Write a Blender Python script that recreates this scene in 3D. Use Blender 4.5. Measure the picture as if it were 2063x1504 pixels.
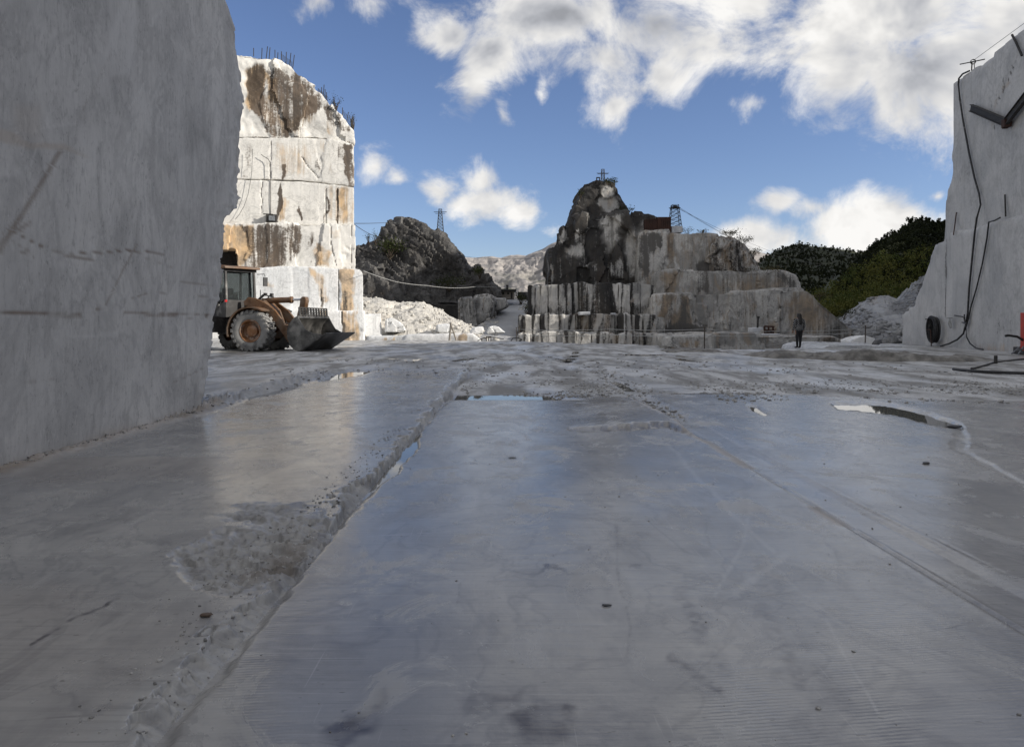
import bpy, bmesh, math, random
import numpy as np
from mathutils import Vector, Matrix

for _o in list(bpy.data.objects):
    bpy.data.objects.remove(_o, do_unlink=True)
SC = bpy.context.scene
COL = SC.collection
rnd = random.Random(11)

# ------------------------------------------------------------------ camera
F, CX, HY, EYE = 1500.0, 1029.0, 650.0, 1.3
cam = bpy.data.cameras.new('camera')
cam.sensor_width = 36.0
cam.lens = F / 2063.0 * 36.0
cam.shift_x = (1031.5 - CX) / 2063.0
cam.shift_y = -(752.0 - HY) / 2063.0
cam.clip_start = 0.05
cam.clip_end = 30000
camo = bpy.data.objects.new('camera', cam)
camo.location = (0, 0, EYE)
camo.rotation_euler = (math.radians(90), 0, 0)
COL.objects.link(camo)
SC.camera = camo

# ------------------------------------------------------------------ node helpers
def N(t, typ, ins=None, **props):
    n = t.nodes.new(typ)
    for k, v in props.items():
        setattr(n, k, v)
    for k, v in (ins or {}).items():
        s = n.inputs[k]
        if isinstance(v, bpy.types.NodeSocket):
            t.links.new(v, s)
        else:
            s.default_value = v
    return n
def mth(t, op, a, b=0.0, c=0.0, clamp=False):
    n = N(t, 'ShaderNodeMath', {0: a, 1: b, 2: c}, operation=op)
    n.use_clamp = clamp
    return n.outputs[0]
def vmth(t, op, a, b=(0, 0, 0)):
    n = N(t, 'ShaderNodeVectorMath', {0: a, 1: b}, operation=op)
    return n.outputs['Value'] if op in ('LENGTH', 'DOT_PRODUCT', 'DISTANCE') else n.outputs[0]
def c4(c):
    return c if isinstance(c, bpy.types.NodeSocket) else (c[0], c[1], c[2], 1.0)
def mixc(t, fac, a, b, blend='MIX'):
    n = t.nodes.new('ShaderNodeMix')
    n.data_type = 'RGBA'; n.blend_type = blend
    for i, v in ((0, fac), (6, a), (7, b)):
        s = n.inputs[i]
        if isinstance(v, bpy.types.NodeSocket): t.links.new(v, s)
        else: s.default_value = v if i == 0 else c4(v)
    return n.outputs[2]
def sstep(t, x, a, b, lo=0.0, hi=1.0):
    n = N(t, 'ShaderNodeMapRange', {'Value': x, 'From Min': a, 'From Max': b, 'To Min': lo, 'To Max': hi})
    n.interpolation_type = 'SMOOTHSTEP'; n.clamp = True
    return n.outputs[0]
def noise(t, vec, scale, detail=4, rough=0.55, dist=0.0, out='Fac'):
    n = N(t, 'ShaderNodeTexNoise', {'Vector': vec, 'Scale': scale, 'Detail': detail, 'Roughness': rough, 'Distortion': dist})
    return n.outputs[out]
def mapping(t, vec, scale=(1, 1, 1), rot=(0, 0, 0), loc=(0, 0, 0)):
    return N(t, 'ShaderNodeMapping', {'Vector': vec, 'Scale': scale, 'Rotation': rot, 'Location': loc}).outputs[0]
def attr(t, name):
    return N(t, 'ShaderNodeAttribute', attribute_name=name).outputs['Fac']
def bump(t, height, strength, dist, normal=None):
    ins = {'Strength': strength, 'Distance': dist, 'Height': height}
    if normal is not None: ins['Normal'] = normal
    return N(t, 'ShaderNodeBump', ins).outputs[0]
def new_mat(name):
    m = bpy.data.materials.new(name)
    m.use_nodes = True
    t = m.node_tree
    return m, t, t.nodes['Principled BSDF']
def setin(t, node, name, v):
    s = node.inputs[name]
    if isinstance(v, bpy.types.NodeSocket): t.links.new(v, s)
    else: s.default_value = c4(v) if name == 'Base Color' and len(v) == 3 else v

# ------------------------------------------------------------------ sky, sun, exposure
SUN_EL = math.radians(24)
SUN_X, SUN_Y = 0.97, -0.24
_l = math.hypot(SUN_X, SUN_Y)
SUN_DIR = Vector((SUN_X / _l * math.cos(SUN_EL), SUN_Y / _l * math.cos(SUN_EL), math.sin(SUN_EL)))
SKY_STRENGTH = 0.09
CLOUD = 1.0 / SKY_STRENGTH

def px_azel(px, py):
    u, v = (px - CX) / F, (HY - py) / F
    return math.atan(u), math.atan(v / math.sqrt(1 + u * u))

world = bpy.data.worlds.new('World')
SC.world = world
world.use_nodes = True
wt = world.node_tree
bg = wt.nodes['Background']
sky = N(wt, 'ShaderNodeTexSky', sky_type='NISHITA')
sky.sun_disc = False
sky.sun_elevation = SUN_EL
sky.sun_rotation = math.atan2(SUN_X, SUN_Y)
sky.altitude = 700
sky.air_density = 1.0
sky.dust_density = 0.35
sky.ozone_density = 2.2
tc = N(wt, 'ShaderNodeTexCoord').outputs['Generated']
sp = N(wt, 'ShaderNodeSeparateXYZ', {0: tc})
dx, dy, dz = sp.outputs
az = mth(wt, 'ARCTAN2', dx, dy)
el = mth(wt, 'ARCSINE', dz)
wn = noise(wt, tc, 9.0, 2, 0.6, out='Color')
wn = vmth(wt, 'MULTIPLY', vmth(wt, 'SUBTRACT', wn, (0.5, 0.5, 0.5)), (0.055, 0.045, 0))
ae = N(wt, 'ShaderNodeCombineXYZ', {0: az, 1: el}).outputs[0]
ae = vmth(wt, 'ADD', ae, wn)
BLOBS = [  # px, py, half width, half height (photo pixels), weight
    (900, 70, 75, 50, 1.35), (985, 110, 85, 80, 1.35), (955, 175, 60, 58, 1.2), (1015, 235, 30, 44, .95), (1090, 40, 200, 80, 1.35),
    (1230, 120, 110, 110, 1.0), (1240, 215, 45, 55, .8), (1330, 50, 220, 110, 1.1), (1340, 150, 80, 70, .8), (1500, 10, 170, 70, .95),
    (1570, 80, 70, 70, .55), (1500, 120, 50, 35, .45), (1760, 40, 280, 130, 1.25), (1900, 130, 230, 120, 1.25), (1700, 150, 100, 65, .95),
    (1840, 215, 110, 45, .9), (2100, 100, 260, 190, 1.25), (1400, -120, 600, 120, 1.1), (1098, 185, 22, 26, .75), (1515, 205, 42, 26, .6),
    (755, 340, 40, 40, .75), (810, 362, 40, 24, .65), (895, 378, 55, 40, 1.15), (975, 360, 48, 45, 1.1), (985, 415, 95, 48, 1.15), (1050, 438, 48, 34, 1.0),
    (1580, 402, 65, 28, 1.05), (1640, 418, 45, 28, 1.0), (1510, 470, 80, 36, 1.0), (1575, 478, 50, 36, .75), (1690, 455, 60, 62, 1.3), (1735, 440, 80, 62, 1.15),
    (1810, 460, 75, 50, 1.05), (1740, 480, 130, 40, 1.0), (640, 0, 50, 26, .6), (745, 5, 50, 30, .62), (1888, 384, 14, 9, .6),
    (1110, 480, 30, 16, .55)]
field = None
for (bx_, by_, rx_, ry_, w_) in BLOBS:
    a0, e0 = px_azel(bx_, by_)
    d = vmth(wt, 'LENGTH', vmth(wt, 'MULTIPLY', vmth(wt, 'SUBTRACT', ae, (a0, e0, 0)), (F / rx_ / 1.12, F / ry_ / 1.12, 0)))
    v = mth(wt, 'MULTIPLY_ADD', d, -w_, w_)
    field = v if field is None else mth(wt, 'SMOOTH_MAX', field, v, 0.25)
# denser unseen clouds added outside the view to brighten the shaded stone
gen = noise(wt, mapping(wt, tc, (1, 1, 2.2)), 2.6, 3, 0.5)
gen = mth(wt, 'MULTIPLY_ADD', gen, 6.0, -2.2)
away = mth(wt, 'MAXIMUM', sstep(wt, mth(wt, 'ABSOLUTE', az), 0.66, 0.95), sstep(wt, el, 0.52, 0.75))
gen = mth(wt, 'ADD', gen, mth(wt, 'MULTIPLY_ADD', away, 3.0, -3.0))
field = mth(wt, 'MAXIMUM', field, gen)
nb = noise(wt, mapping(wt, tc, (1, 1, 1.2)), 10.0, 9, 0.64, 0.35)
nsun = noise(wt, mapping(wt, tc, (1, 1, 1.25), loc=(-0.03, 0.0, -0.028)), 10.0, 4, 0.55, 0.35)
dens = mth(wt, 'MULTIPLY_ADD', mth(wt, 'SUBTRACT', nb, 0.5), 2.9, field)
alpha = sstep(wt, dens, 0.0, 0.85)
thick = sstep(wt, mth(wt, 'MULTIPLY_ADD', mth(wt, 'SUBTRACT', nb, 0.5), 0.7, field), 0.45, 1.25)
relief = mth(wt, 'SUBTRACT', noise(wt, mapping(wt, tc, (1, 1, 1.25)), 10.0, 4, 0.55, 0.35), nsun)
low = noise(wt, tc, 7.0, 4, 0.55)
grey = mth(wt, 'MULTIPLY', thick, sstep(wt, el, 0.17, 0.34))
grey = mth(wt, 'MULTIPLY', grey, sstep(wt, low, 0.36, 0.6))
bri = mth(wt, 'MULTIPLY_ADD', grey, -0.46, 0.90)
bri = mth(wt, 'MULTIPLY_ADD', relief, 1.0, bri)
bri = mth(wt, 'MINIMUM', mth(wt, 'MAXIMUM', bri, 0.38), 1.02)
ccol = mixc(wt, sstep(wt, bri, 0.4, 0.95), (0.93, 0.96, 1.04), (1.0, 0.985, 0.96))
scn = N(wt, 'ShaderNodeVectorMath', {0: ccol, 'Scale': mth(wt, 'MULTIPLY', bri, CLOUD * 0.72)}, operation='SCALE').outputs[0]
skyc = mixc(wt, 1.0, sky.outputs[0], (0.94, 0.92, 1.07), 'MULTIPLY')
wt.links.new(mixc(wt, alpha, skyc, scn), bg.inputs['Color'])
bg.inputs['Strength'].default_value = SKY_STRENGTH
world.cycles.sampling_method = 'MANUAL'
world.cycles.sample_map_resolution = 384

sl = bpy.data.lights.new('sun', 'SUN')
sl.energy = 4.0
sl.angle = math.radians(0.53)
sl.color = (1.0, 0.945, 0.86)
slo = bpy.data.objects.new('sun', sl)
slo.rotation_euler = SUN_DIR.to_track_quat('Z', 'Y').to_euler()
slo.location = (60, -20, 60)
COL.objects.link(slo)

SC.render.engine = 'CYCLES'
SC.view_settings.view_transform = 'Standard'
SC.view_settings.look = 'None'
SC.view_settings.exposure = 0.4
SC.view_settings.gamma = 1.0
SC.view_settings.use_curve_mapping = False
SC.cycles.max_bounces = 5
SC.cycles.diffuse_bounces = 3
SC.cycles.glossy_bounces = 2
SC.cycles.transmission_bounces = 4
SC.cycles.use_denoising = True

# ------------------------------------------------------------------ geometry helpers
def P(px, py, D):
    return ((px - CX) / F * D, D, EYE + (HY - py) / F * D)
def G(px, py, z=0.0):
    D = (EYE - z) * F / (py - HY)
    return ((px - CX) / F * D, D, z)
def proj(co):
    y = np.maximum(co[:, 1], 0.05)
    return np.stack([CX + co[:, 0] / y * F, HY - (co[:, 2] - EYE) / y * F], 1)

def _hash(ix, iy, iz):
    h = (ix.astype(np.uint32) * np.uint32(374761393) + iy.astype(np.uint32) * np.uint32(668265263)
         + iz.astype(np.uint32) * np.uint32(2147483647 - 1274126177))
    h = (h ^ (h >> np.uint32(13))) * np.uint32(1274126177)
    h = h ^ (h >> np.uint32(16))
    return (h & np.uint32(0xFFFFFF)).astype(np.float64) / 16777215.0
def vnoise(p):
    p = np.asarray(p, dtype=np.float64)
    i = np.floor(p).astype(np.int64)
    f = p - i
    u = f * f * f * (f * (f * 6 - 15) + 10)
    r = 0
    for a in (0, 1):
        wa = u[:, 0] if a else 1 - u[:, 0]
        for b in (0, 1):
            wb = u[:, 1] if b else 1 - u[:, 1]
            for c in (0, 1):
                wc = u[:, 2] if c else 1 - u[:, 2]
                r = r + wa * wb * wc * _hash(i[:, 0] + a, i[:, 1] + b, i[:, 2] + c)
    return r
def fbm(p, octv=4, gain=0.5, lac=2.03):
    p = np.asarray(p, dtype=np.float64)
    s, a, tot = 0, 1.0, 0.0
    for k in range(octv):
        s = s + a * vnoise(p + 17.3 * k)
        tot += a
        a *= gain
        p = p * lac
    return s / tot
def fbm2(x, y, sx, sy, octv=4, seed=0.0, gain=0.5):
    return fbm(np.stack([x * sx + seed, y * sy + seed * 0.7, np.full_like(x, seed)], 1), octv, gain)
def ss(a, b, x):
    t = np.clip((x - a) / (b - a), 0, 1)
    return t * t * (3 - 2 * t)
def poly_sd(pts, poly):
    """signed distance, negative inside"""
    poly = np.asarray(poly, float)
    n = len(poly)
    d = np.full(len(pts), 1e18)
    ins = np.zeros(len(pts), bool)
    for i in range(n):
        a, b = poly[i], poly[(i + 1) % n]
        e = b - a
        w = pts - a
        t = np.clip((w @ e) / max(e @ e, 1e-12), 0, 1)
        q = w - t[:, None] * e
        d = np.minimum(d, (q * q).sum(1))
        c = ((a[1] > pts[:, 1]) != (b[1] > pts[:, 1]))
        with np.errstate(divide='ignore', invalid='ignore'):
            xx = a[0] + (pts[:, 1] - a[1]) / (b[1] - a[1] if b[1] != a[1] else 1e-9) * e[0]
        ins ^= c & (pts[:, 0] < xx)
    d = np.sqrt(d)
    return np.where(ins, -d, d)
def line_d(pts, line):
    line = np.asarray(line, float)
    d = np.full(len(pts), 1e18)
    for a, b in zip(line[:-1], line[1:]):
        e = b - a
        w = pts - a
        t = np.clip((w @ e) / max(e @ e, 1e-12), 0, 1)
        q = w - t[:, None] * e
        d = np.minimum(d, (q * q).sum(1))
    return np.sqrt(d)

LOCS = {}
def tag(o, label=None, cat=None, group=None, kind=None):
    if label: o['label'] = label
    if cat: o['category'] = cat
    if group: o['group'] = group
    if kind: o['kind'] = kind
    return o
def thing(name, label, cat, loc=(0, 0, 0), group=None):
    o = bpy.data.objects.new(name, None)
    o.empty_display_size = 0.3
    o.location = loc
    COL.objects.link(o)
    LOCS[o.name] = Vector(loc)
    return tag(o, label, cat, group)
def link(name, me, mat=None, parent=None, kind=None):
    o = bpy.data.objects.new(name, me)
    COL.objects.link(o)
    if mat is not None and len(me.materials) == 0:
        me.materials.append(mat)
    if parent is not None:
        o.parent = parent
        if parent.name in LOCS:
            o.location = -LOCS[parent.name]
    if kind: o['kind'] = kind
    return o
def np_mesh(name, V, Q, smooth=True, attrs=None):
    V = np.asarray(V, np.float32)
    Q = np.asarray(Q, np.int32)
    me = bpy.data.meshes.new(name)
    me.vertices.add(len(V)); me.vertices.foreach_set('co', V.ravel())
    k = Q.shape[1]
    me.loops.add(Q.size); me.loops.foreach_set('vertex_index', Q.ravel())
    me.polygons.add(len(Q))
    me.polygons.foreach_set('loop_start', np.arange(0, Q.size, k, dtype=np.int32))
    me.update(calc_edges=True)
    if smooth: me.polygons.foreach_set('use_smooth', np.ones(len(Q), bool))
    for an, av in (attrs or {}).items():
        set_attr(me, an, av)
    me.validate()
    return me
def set_attr(me, name, vals):
    a = me.attributes.new(name, 'FLOAT', 'POINT')
    a.data.foreach_set('value', np.asarray(vals, np.float32))
def grid_faces(nr, nc):
    i = np.arange(nr * nc).reshape(nr, nc)
    return np.stack([i[:-1, :-1].ravel(), i[:-1, 1:].ravel(), i[1:, 1:].ravel(), i[1:, :-1].ravel()], 1)
def get_co(me):
    a = np.empty(len(me.vertices) * 3, np.float32); me.vertices.foreach_get('co', a)
    return a.reshape(-1, 3).astype(np.float64)
def get_no(me):
    a = np.empty(len(me.vertices) * 3, np.float32); me.vertices.foreach_get('normal', a)
    return a.reshape(-1, 3).astype(np.float64)
def eval_mesh(me, setup):
    o = bpy.data.objects.new('tmp', me)
    COL.objects.link(o)
    setup(o)
    bpy.context.view_layer.update()
    dg = bpy.context.evaluated_depsgraph_get()
    res = bpy.data.meshes.new_from_object(o.evaluated_get(dg))
    bpy.data.objects.remove(o, do_unlink=True)
    return res

class MB:
    """collects shapes into one mesh"""
    def __init__(self): self.v, self.f = [], []
    def add(self, vs, fs):
        b = len(self.v)
        self.v += [tuple(x) for x in vs]
        self.f += [tuple(i + b for i in f) for f in fs]
        return self
    def box(self, c, s, rz=0.0, M=None):
        hx, hy, hz = s[0] / 2, s[1] / 2, s[2] / 2
        R = Matrix.Rotation(rz, 3, 'Z') if M is None else M
        vs = [Vector(c) + R @ Vector((a * hx, b * hy, d * hz)) for d in (-1, 1) for a, b in ((-1, -1), (1, -1), (1, 1), (-1, 1))]
        return self.add(vs, [(3, 2, 1, 0), (4, 5, 6, 7), (0, 1, 5, 4), (1, 2, 6, 5), (2, 3, 7, 6), (3, 0, 4, 7)])
    def tube(self, pts, r, seg=8, r2=None, caps=True):
        pts = [Vector(p) for p in pts]
        n = len(pts)
        vs, fs = [], []
        up = Vector((0.13, 0.21, 0.97))
        for i, p in enumerate(pts):
            d = (pts[min(i + 1, n - 1)] - pts[max(i - 1, 0)])
            d = d.normalized() if d.length > 1e-9 else Vector((0, 0, 1))
            a = d.cross(up)
            if a.length < 1e-3: a = d.cross(Vector((1, 0, 0)))
            a.normalize(); b = d.cross(a)
            rr = r if r2 is None else r + (r2 - r) * i / max(n - 1, 1)
            for k in range(seg):
                t = 2 * math.pi * k / seg
                vs.append(p + a * math.cos(t) * rr + b * math.sin(t) * rr)
        for i in range(n - 1):
            for k in range(seg):
                k2 = (k + 1) % seg
                fs.append((i * seg + k, i * seg + k2, (i + 1) * seg + k2, (i + 1) * seg + k))
        if caps:
            fs.append(tuple(range(seg - 1, -1, -1)))
            fs.append(tuple((n - 1) * seg + k for k in range(seg)))
        return self.add(vs, fs)
    def prism(self, poly, o, ax, ay, depth):
        """polygon (a,b) in the frame o+a*ax+b*ay, extruded along depth"""
        o, ax, ay, depth = Vector(o), Vector(ax), Vector(ay), Vector(depth)
        n = len(poly)
        fr = [o + ax * a + ay * b for a, b in poly]
        vs = fr + [p + depth for p in fr]
        fs = [tuple(range(n)), tuple(range(2 * n - 1, n - 1, -1))]
        fs += [(i, i + n, (i + 1) % n + n, (i + 1) % n) for i in range(n)]
        return self.add(vs, fs)
    def lathe(self, prof, o, axis, seg=32):
        """prof: (radius, along)"""
        o, ax = Vector(o), Vector(axis).normalized()
        a = ax.cross(Vector((0, 0, 1)))
        if a.length < 1e-3: a = Vector((1, 0, 0))
        a.normalize(); b = ax.cross(a)
        vs, fs = [], []
        for r, l in prof:
            for k in range(seg):
                t = 2 * math.pi * k / seg
                vs.append(o + ax * l + (a * math.cos(t) + b * math.sin(t)) * r)
        for i in range(len(prof) - 1):
            for k in range(seg):
                k2 = (k + 1) % seg
                fs.append((i * seg + k, i * seg + k2, (i + 1) * seg + k2, (i + 1) * seg + k))
        return self.add(vs, fs)
    def build(self, name, mat, parent=None, smooth=None, bevel=None, kind=None):
        me = bpy.data.meshes.new(name)
        me.from_pydata([tuple(x) for x in self.v], [], self.f)
        bm = bmesh.new(); bm.from_mesh(me)
        bmesh.ops.recalc_face_normals(bm, faces=bm.faces)
        if bevel:
            bmesh.ops.bevel(bm, geom=[e for e in bm.edges if len(e.link_faces) == 2 and e.calc_face_angle(0) > 0.5], offset=bevel, segments=2, affect='EDGES', profile=0.6)
        bm.to_mesh(me); bm.free()
        if smooth:
            me.polygons.foreach_set('use_smooth', np.ones(len(me.polygons), bool))
            me.set_sharp_from_angle(angle=math.radians(smooth))
        return link(name, me, mat, parent, kind)

def simple_mat(name, col, rough=0.6, metal=0.0, vary=0.25, scale=6.0, dust=None, bmp=0.0, spec=0.5):
    m, t, b = new_mat(name)
    co = N(t, 'ShaderNodeTexCoord').outputs['Object']
    n = noise(t, co, scale, 5, 0.6)
    k = [c * (1 - vary) for c in col]
    k2 = [min(1, c * (1 + vary)) for c in col]
    c = mixc(t, sstep(t, n, 0.3, 0.7), k, k2)
    if dust:
        c = mixc(t, sstep(t, noise(t, co, scale * 0.5, 6, 0.65), 0.62 - dust[1] * 0.5, 0.95 - dust[1] * 0.5), c, dust[0])
    setin(t, b, 'Base Color', c)
    setin(t, b, 'Roughness', mth(t, 'MULTIPLY_ADD', n, 0.25, rough - 0.12))
    setin(t, b, 'Metallic', metal)
    setin(t, b, 'Specular IOR Level', spec)
    if bmp: setin(t, b, 'Normal', bump(t, noise(t, co, scale * 5, 4, 0.6), 0.5, bmp))
    return m

# ------------------------------------------------------------------ stone materials
def rock_mat(name, white=(0.62, 0.62, 0.61), grey=(0.40, 0.41, 0.43), dark=(0.035, 0.033, 0.03), brown=(0.20, 0.145, 0.085),
             rough=0.72, streak=1.0, vein=0.5, bscale=1.0, bumpd=0.03, grain=1.0, vdist=1.6, vmap=(1, 1, 1), flow=0.0):
    m, t, b = new_mat(name)
    co = N(t, 'ShaderNodeTexCoord').outputs['Object']
    big = noise(t, co, 0.22 * bscale, 3, 0.6, 0.6)
    mid = noise(t, co, 1.1 * bscale, 5, 0.62, 0.4)
    fine = noise(t, co, 7.0 * bscale, 4, 0.68)
    # veins: thin dark lines where a distorted noise crosses a level
    vn = noise(t, mapping(t, co, vmap, (0.5, 0.3, 0.4)), 0.55 * bscale, 4, 0.6, vdist)
    vl = mth(t, 'ABSOLUTE', mth(t, 'SUBTRACT', vn, 0.5))
    vl = sstep(t, vl, 0.0, 0.035, 1.0, 0.0)
    c = mixc(t, sstep(t, big, 0.34, 0.66), grey, white)
    c = mixc(t, mth(t, 'MULTIPLY', sstep(t, mid, 0.45, 0.75), 0.55), c, [x * 0.62 for x in white])
    c = mixc(t, mth(t, 'MULTIPLY', vl, vein * 0.6), c, [x * 0.35 for x in grey])
    c = mixc(t, mth(t, 'MULTIPLY', sstep(t, fine, 0.4, 0.75), 0.30 * grain), c, [x * 0.5 for x in grey])
    # streaks running down the face
    st = noise(t, mapping(t, co, (1.4 * bscale, 1.4 * bscale, 0.10 * bscale)), 1.0, 4, 0.62, 0.5)
    st2 = noise(t, mapping(t, co, (0.45 * bscale, 0.45 * bscale, 0.16 * bscale)), 1.0, 4, 0.68, 0.8)
    st3 = noise(t, mapping(t, co, (4.5 * bscale, 4.5 * bscale, 0.22 * bscale)), 1.0, 3, 0.65, 0.4)
    if flow:
        fw = noise(t, mapping(t, co, (0.55, 0.55, 0.30), (0, 0.55, 0)), 1.0, 6, 0.62, 1.3)
        fw2 = noise(t, mapping(t, co, (0.9, 0.9, 0.35), (0, -0.4, 0), (5, 3, 1)), 1.0, 5, 0.62, 1.0)
        c = mixc(t, mth(t, 'MULTIPLY', sstep(t, fw, 0.50, 0.60), 0.62 * flow), c, [x * 0.42 for x in grey])
        c = mixc(t, mth(t, 'MULTIPLY', sstep(t, fw2, 0.54, 0.66), 0.60 * flow), c, [x * 1.25 + 0.05 for x in brown])
        c = mixc(t, mth(t, 'MULTIPLY', sstep(t, fw, 0.44, 0.36), 0.5 * flow), c, white)
    c = mixc(t, mth(t, 'MULTIPLY', sstep(t, st3, 0.45, 0.75), 0.30), c, [x * 0.62 for x in grey])
    c = mixc(t, mth(t, 'MULTIPLY', sstep(t, st2, 0.5, 0.7), 0.22), c, [min(1, x * 1.1) for x in white])
    a_r, a_s, a_w = attr(t, 'rust'), attr(t, 'stain'), attr(t, 'pale')
    rf = mth(t, 'ADD', a_r, mth(t, 'MULTIPLY_ADD', st2, 1.1, -0.60))
    rf = mth(t, 'ADD', rf, mth(t, 'MULTIPLY_ADD', st3, 1.1, -0.55))
    rf = mth(t, 'MULTIPLY', sstep(t, rf, 0.15, 0.75), sstep(t, a_r, 0.02, 0.3))
    rc = mixc(t, sstep(t, mid, 0.35, 0.65), [x * 0.55 for x in brown], [min(1, x * 1.7) for x in brown])
    c = mixc(t, mth(t, 'MULTIPLY', rf, 0.85), c, rc)
    sf = mth(t, 'ADD', a_s, mth(t, 'MULTIPLY_ADD', st, 1.7 * streak, -0.88 * streak))
    sf = mth(t, 'ADD', sf, mth(t, 'MULTIPLY_ADD', st3, 1.0 * streak, -0.5 * streak))
    sf = mth(t, 'ADD', sf, mth(t, 'MULTIPLY_ADD', fine, 0.9, -0.45))
    sf = mth(t, 'ADD', sf, mth(t, 'MULTIPLY_ADD', mid, 0.8, -0.4))
    sf = mth(t, 'MULTIPLY', sstep(t, sf, 0.28, 0.74), sstep(t, a_s, 0.0, 0.2))
    dc = mixc(t, sstep(t, st2, 0.42, 0.62), dark, [min(1, x * 1.7 + y * 0.08) for x, y in zip(dark, brown)])
    dc = mixc(t, sstep(t, fine, 0.5, 0.85), dc, [x * 2.2 for x in dark])
    c = mixc(t, mth(t, 'MULTIPLY', sf, 0.95), c, dc)
    c = mixc(t, mth(t, 'MULTIPLY', a_w, 0.8), c, mixc(t, fine, [min(1, x * 0.9) for x in white], [min(1, x * 1.22) for x in white]))
    setin(t, b, 'Base Color', c)
    setin(t, b, 'Roughness', mth(t, 'MULTIPLY_ADD', mid, 0.2, rough - 0.1))
    setin(t, b, 'Specular IOR Level', 0.3)
    h = mth(t, 'ADD', mth(t, 'MULTIPLY', mid, 1.0), mth(t, 'MULTIPLY', fine, 0.35))
    h = mth(t, 'ADD', h, mth(t, 'MULTIPLY', st, 0.4))
    setin(t, b, 'Normal', bump(t, h, 0.8, bumpd))
    return m

M_TOWER = rock_mat('tower_marble', white=(0.76, 0.735, 0.68), grey=(0.62, 0.605, 0.57), dark=(0.060, 0.045, 0.034), brown=(0.36, 0.235, 0.115), bscale=0.9, bumpd=0.035)
M_FRESH = rock_mat('fresh_marble', white=(0.80, 0.79, 0.77), grey=(0.68, 0.69, 0.69), brown=(0.40, 0.28, 0.16), bscale=1.0, bumpd=0.05)
M_MOUND = rock_mat('weathered_marble', white=(0.58, 0.56, 0.525), grey=(0.25, 0.246, 0.236), dark=(0.015, 0.014, 0.0135), brown=(0.17, 0.115, 0.062), bscale=0.8, flow=1.0, bumpd=0.16, vein=.55, grain=1.8, vdist=.5, vmap=(1.3, 1, .35))
M_SAWN = rock_mat('sawn_marble', white=(0.55, 0.54, 0.525), grey=(0.40, 0.40, 0.40), brown=(0.3, 0.22, 0.15), bscale=1.1, bumpd=0.015, rough=0.65, vein=0.35, grain=1.1, vdist=.35, vmap=(1, 1, .6))
M_BLOCK = rock_mat('pale_block_marble', white=(0.62, 0.63, 0.64), grey=(0.48, 0.49, 0.51), bscale=1.5, bumpd=0.02)
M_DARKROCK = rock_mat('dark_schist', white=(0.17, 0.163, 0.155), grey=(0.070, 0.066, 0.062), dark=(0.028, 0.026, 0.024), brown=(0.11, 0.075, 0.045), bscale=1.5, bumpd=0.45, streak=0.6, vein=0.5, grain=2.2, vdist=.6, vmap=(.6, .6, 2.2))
M_RUBBLE = rock_mat('marble_rubble', white=(0.66, 0.63, 0.57), grey=(0.50, 0.48, 0.44), brown=(0.36, 0.26, 0.16), bscale=2.2, bumpd=0.1, streak=0.2)
M_SCREE = rock_mat('grey_scree', white=(0.36, 0.36, 0.36), grey=(0.20, 0.20, 0.205), dark=(0.05, 0.05, 0.05), brown=(0.22, 0.18, 0.14), bscale=1.2, bumpd=0.15, streak=0.2)

def plane_pt(px, py, pl):
    """where the ray through a photo point meets the vertical plane pl=(x0,y0,angle)"""
    x0, y0, a = pl
    nx, ny = -math.sin(a), math.cos(a)
    u = (px - CX) / F
    D = (x0 * nx + y0 * ny) / (u * nx + ny)
    return (u * D, D, EYE + (HY - py) / F * D)

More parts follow.
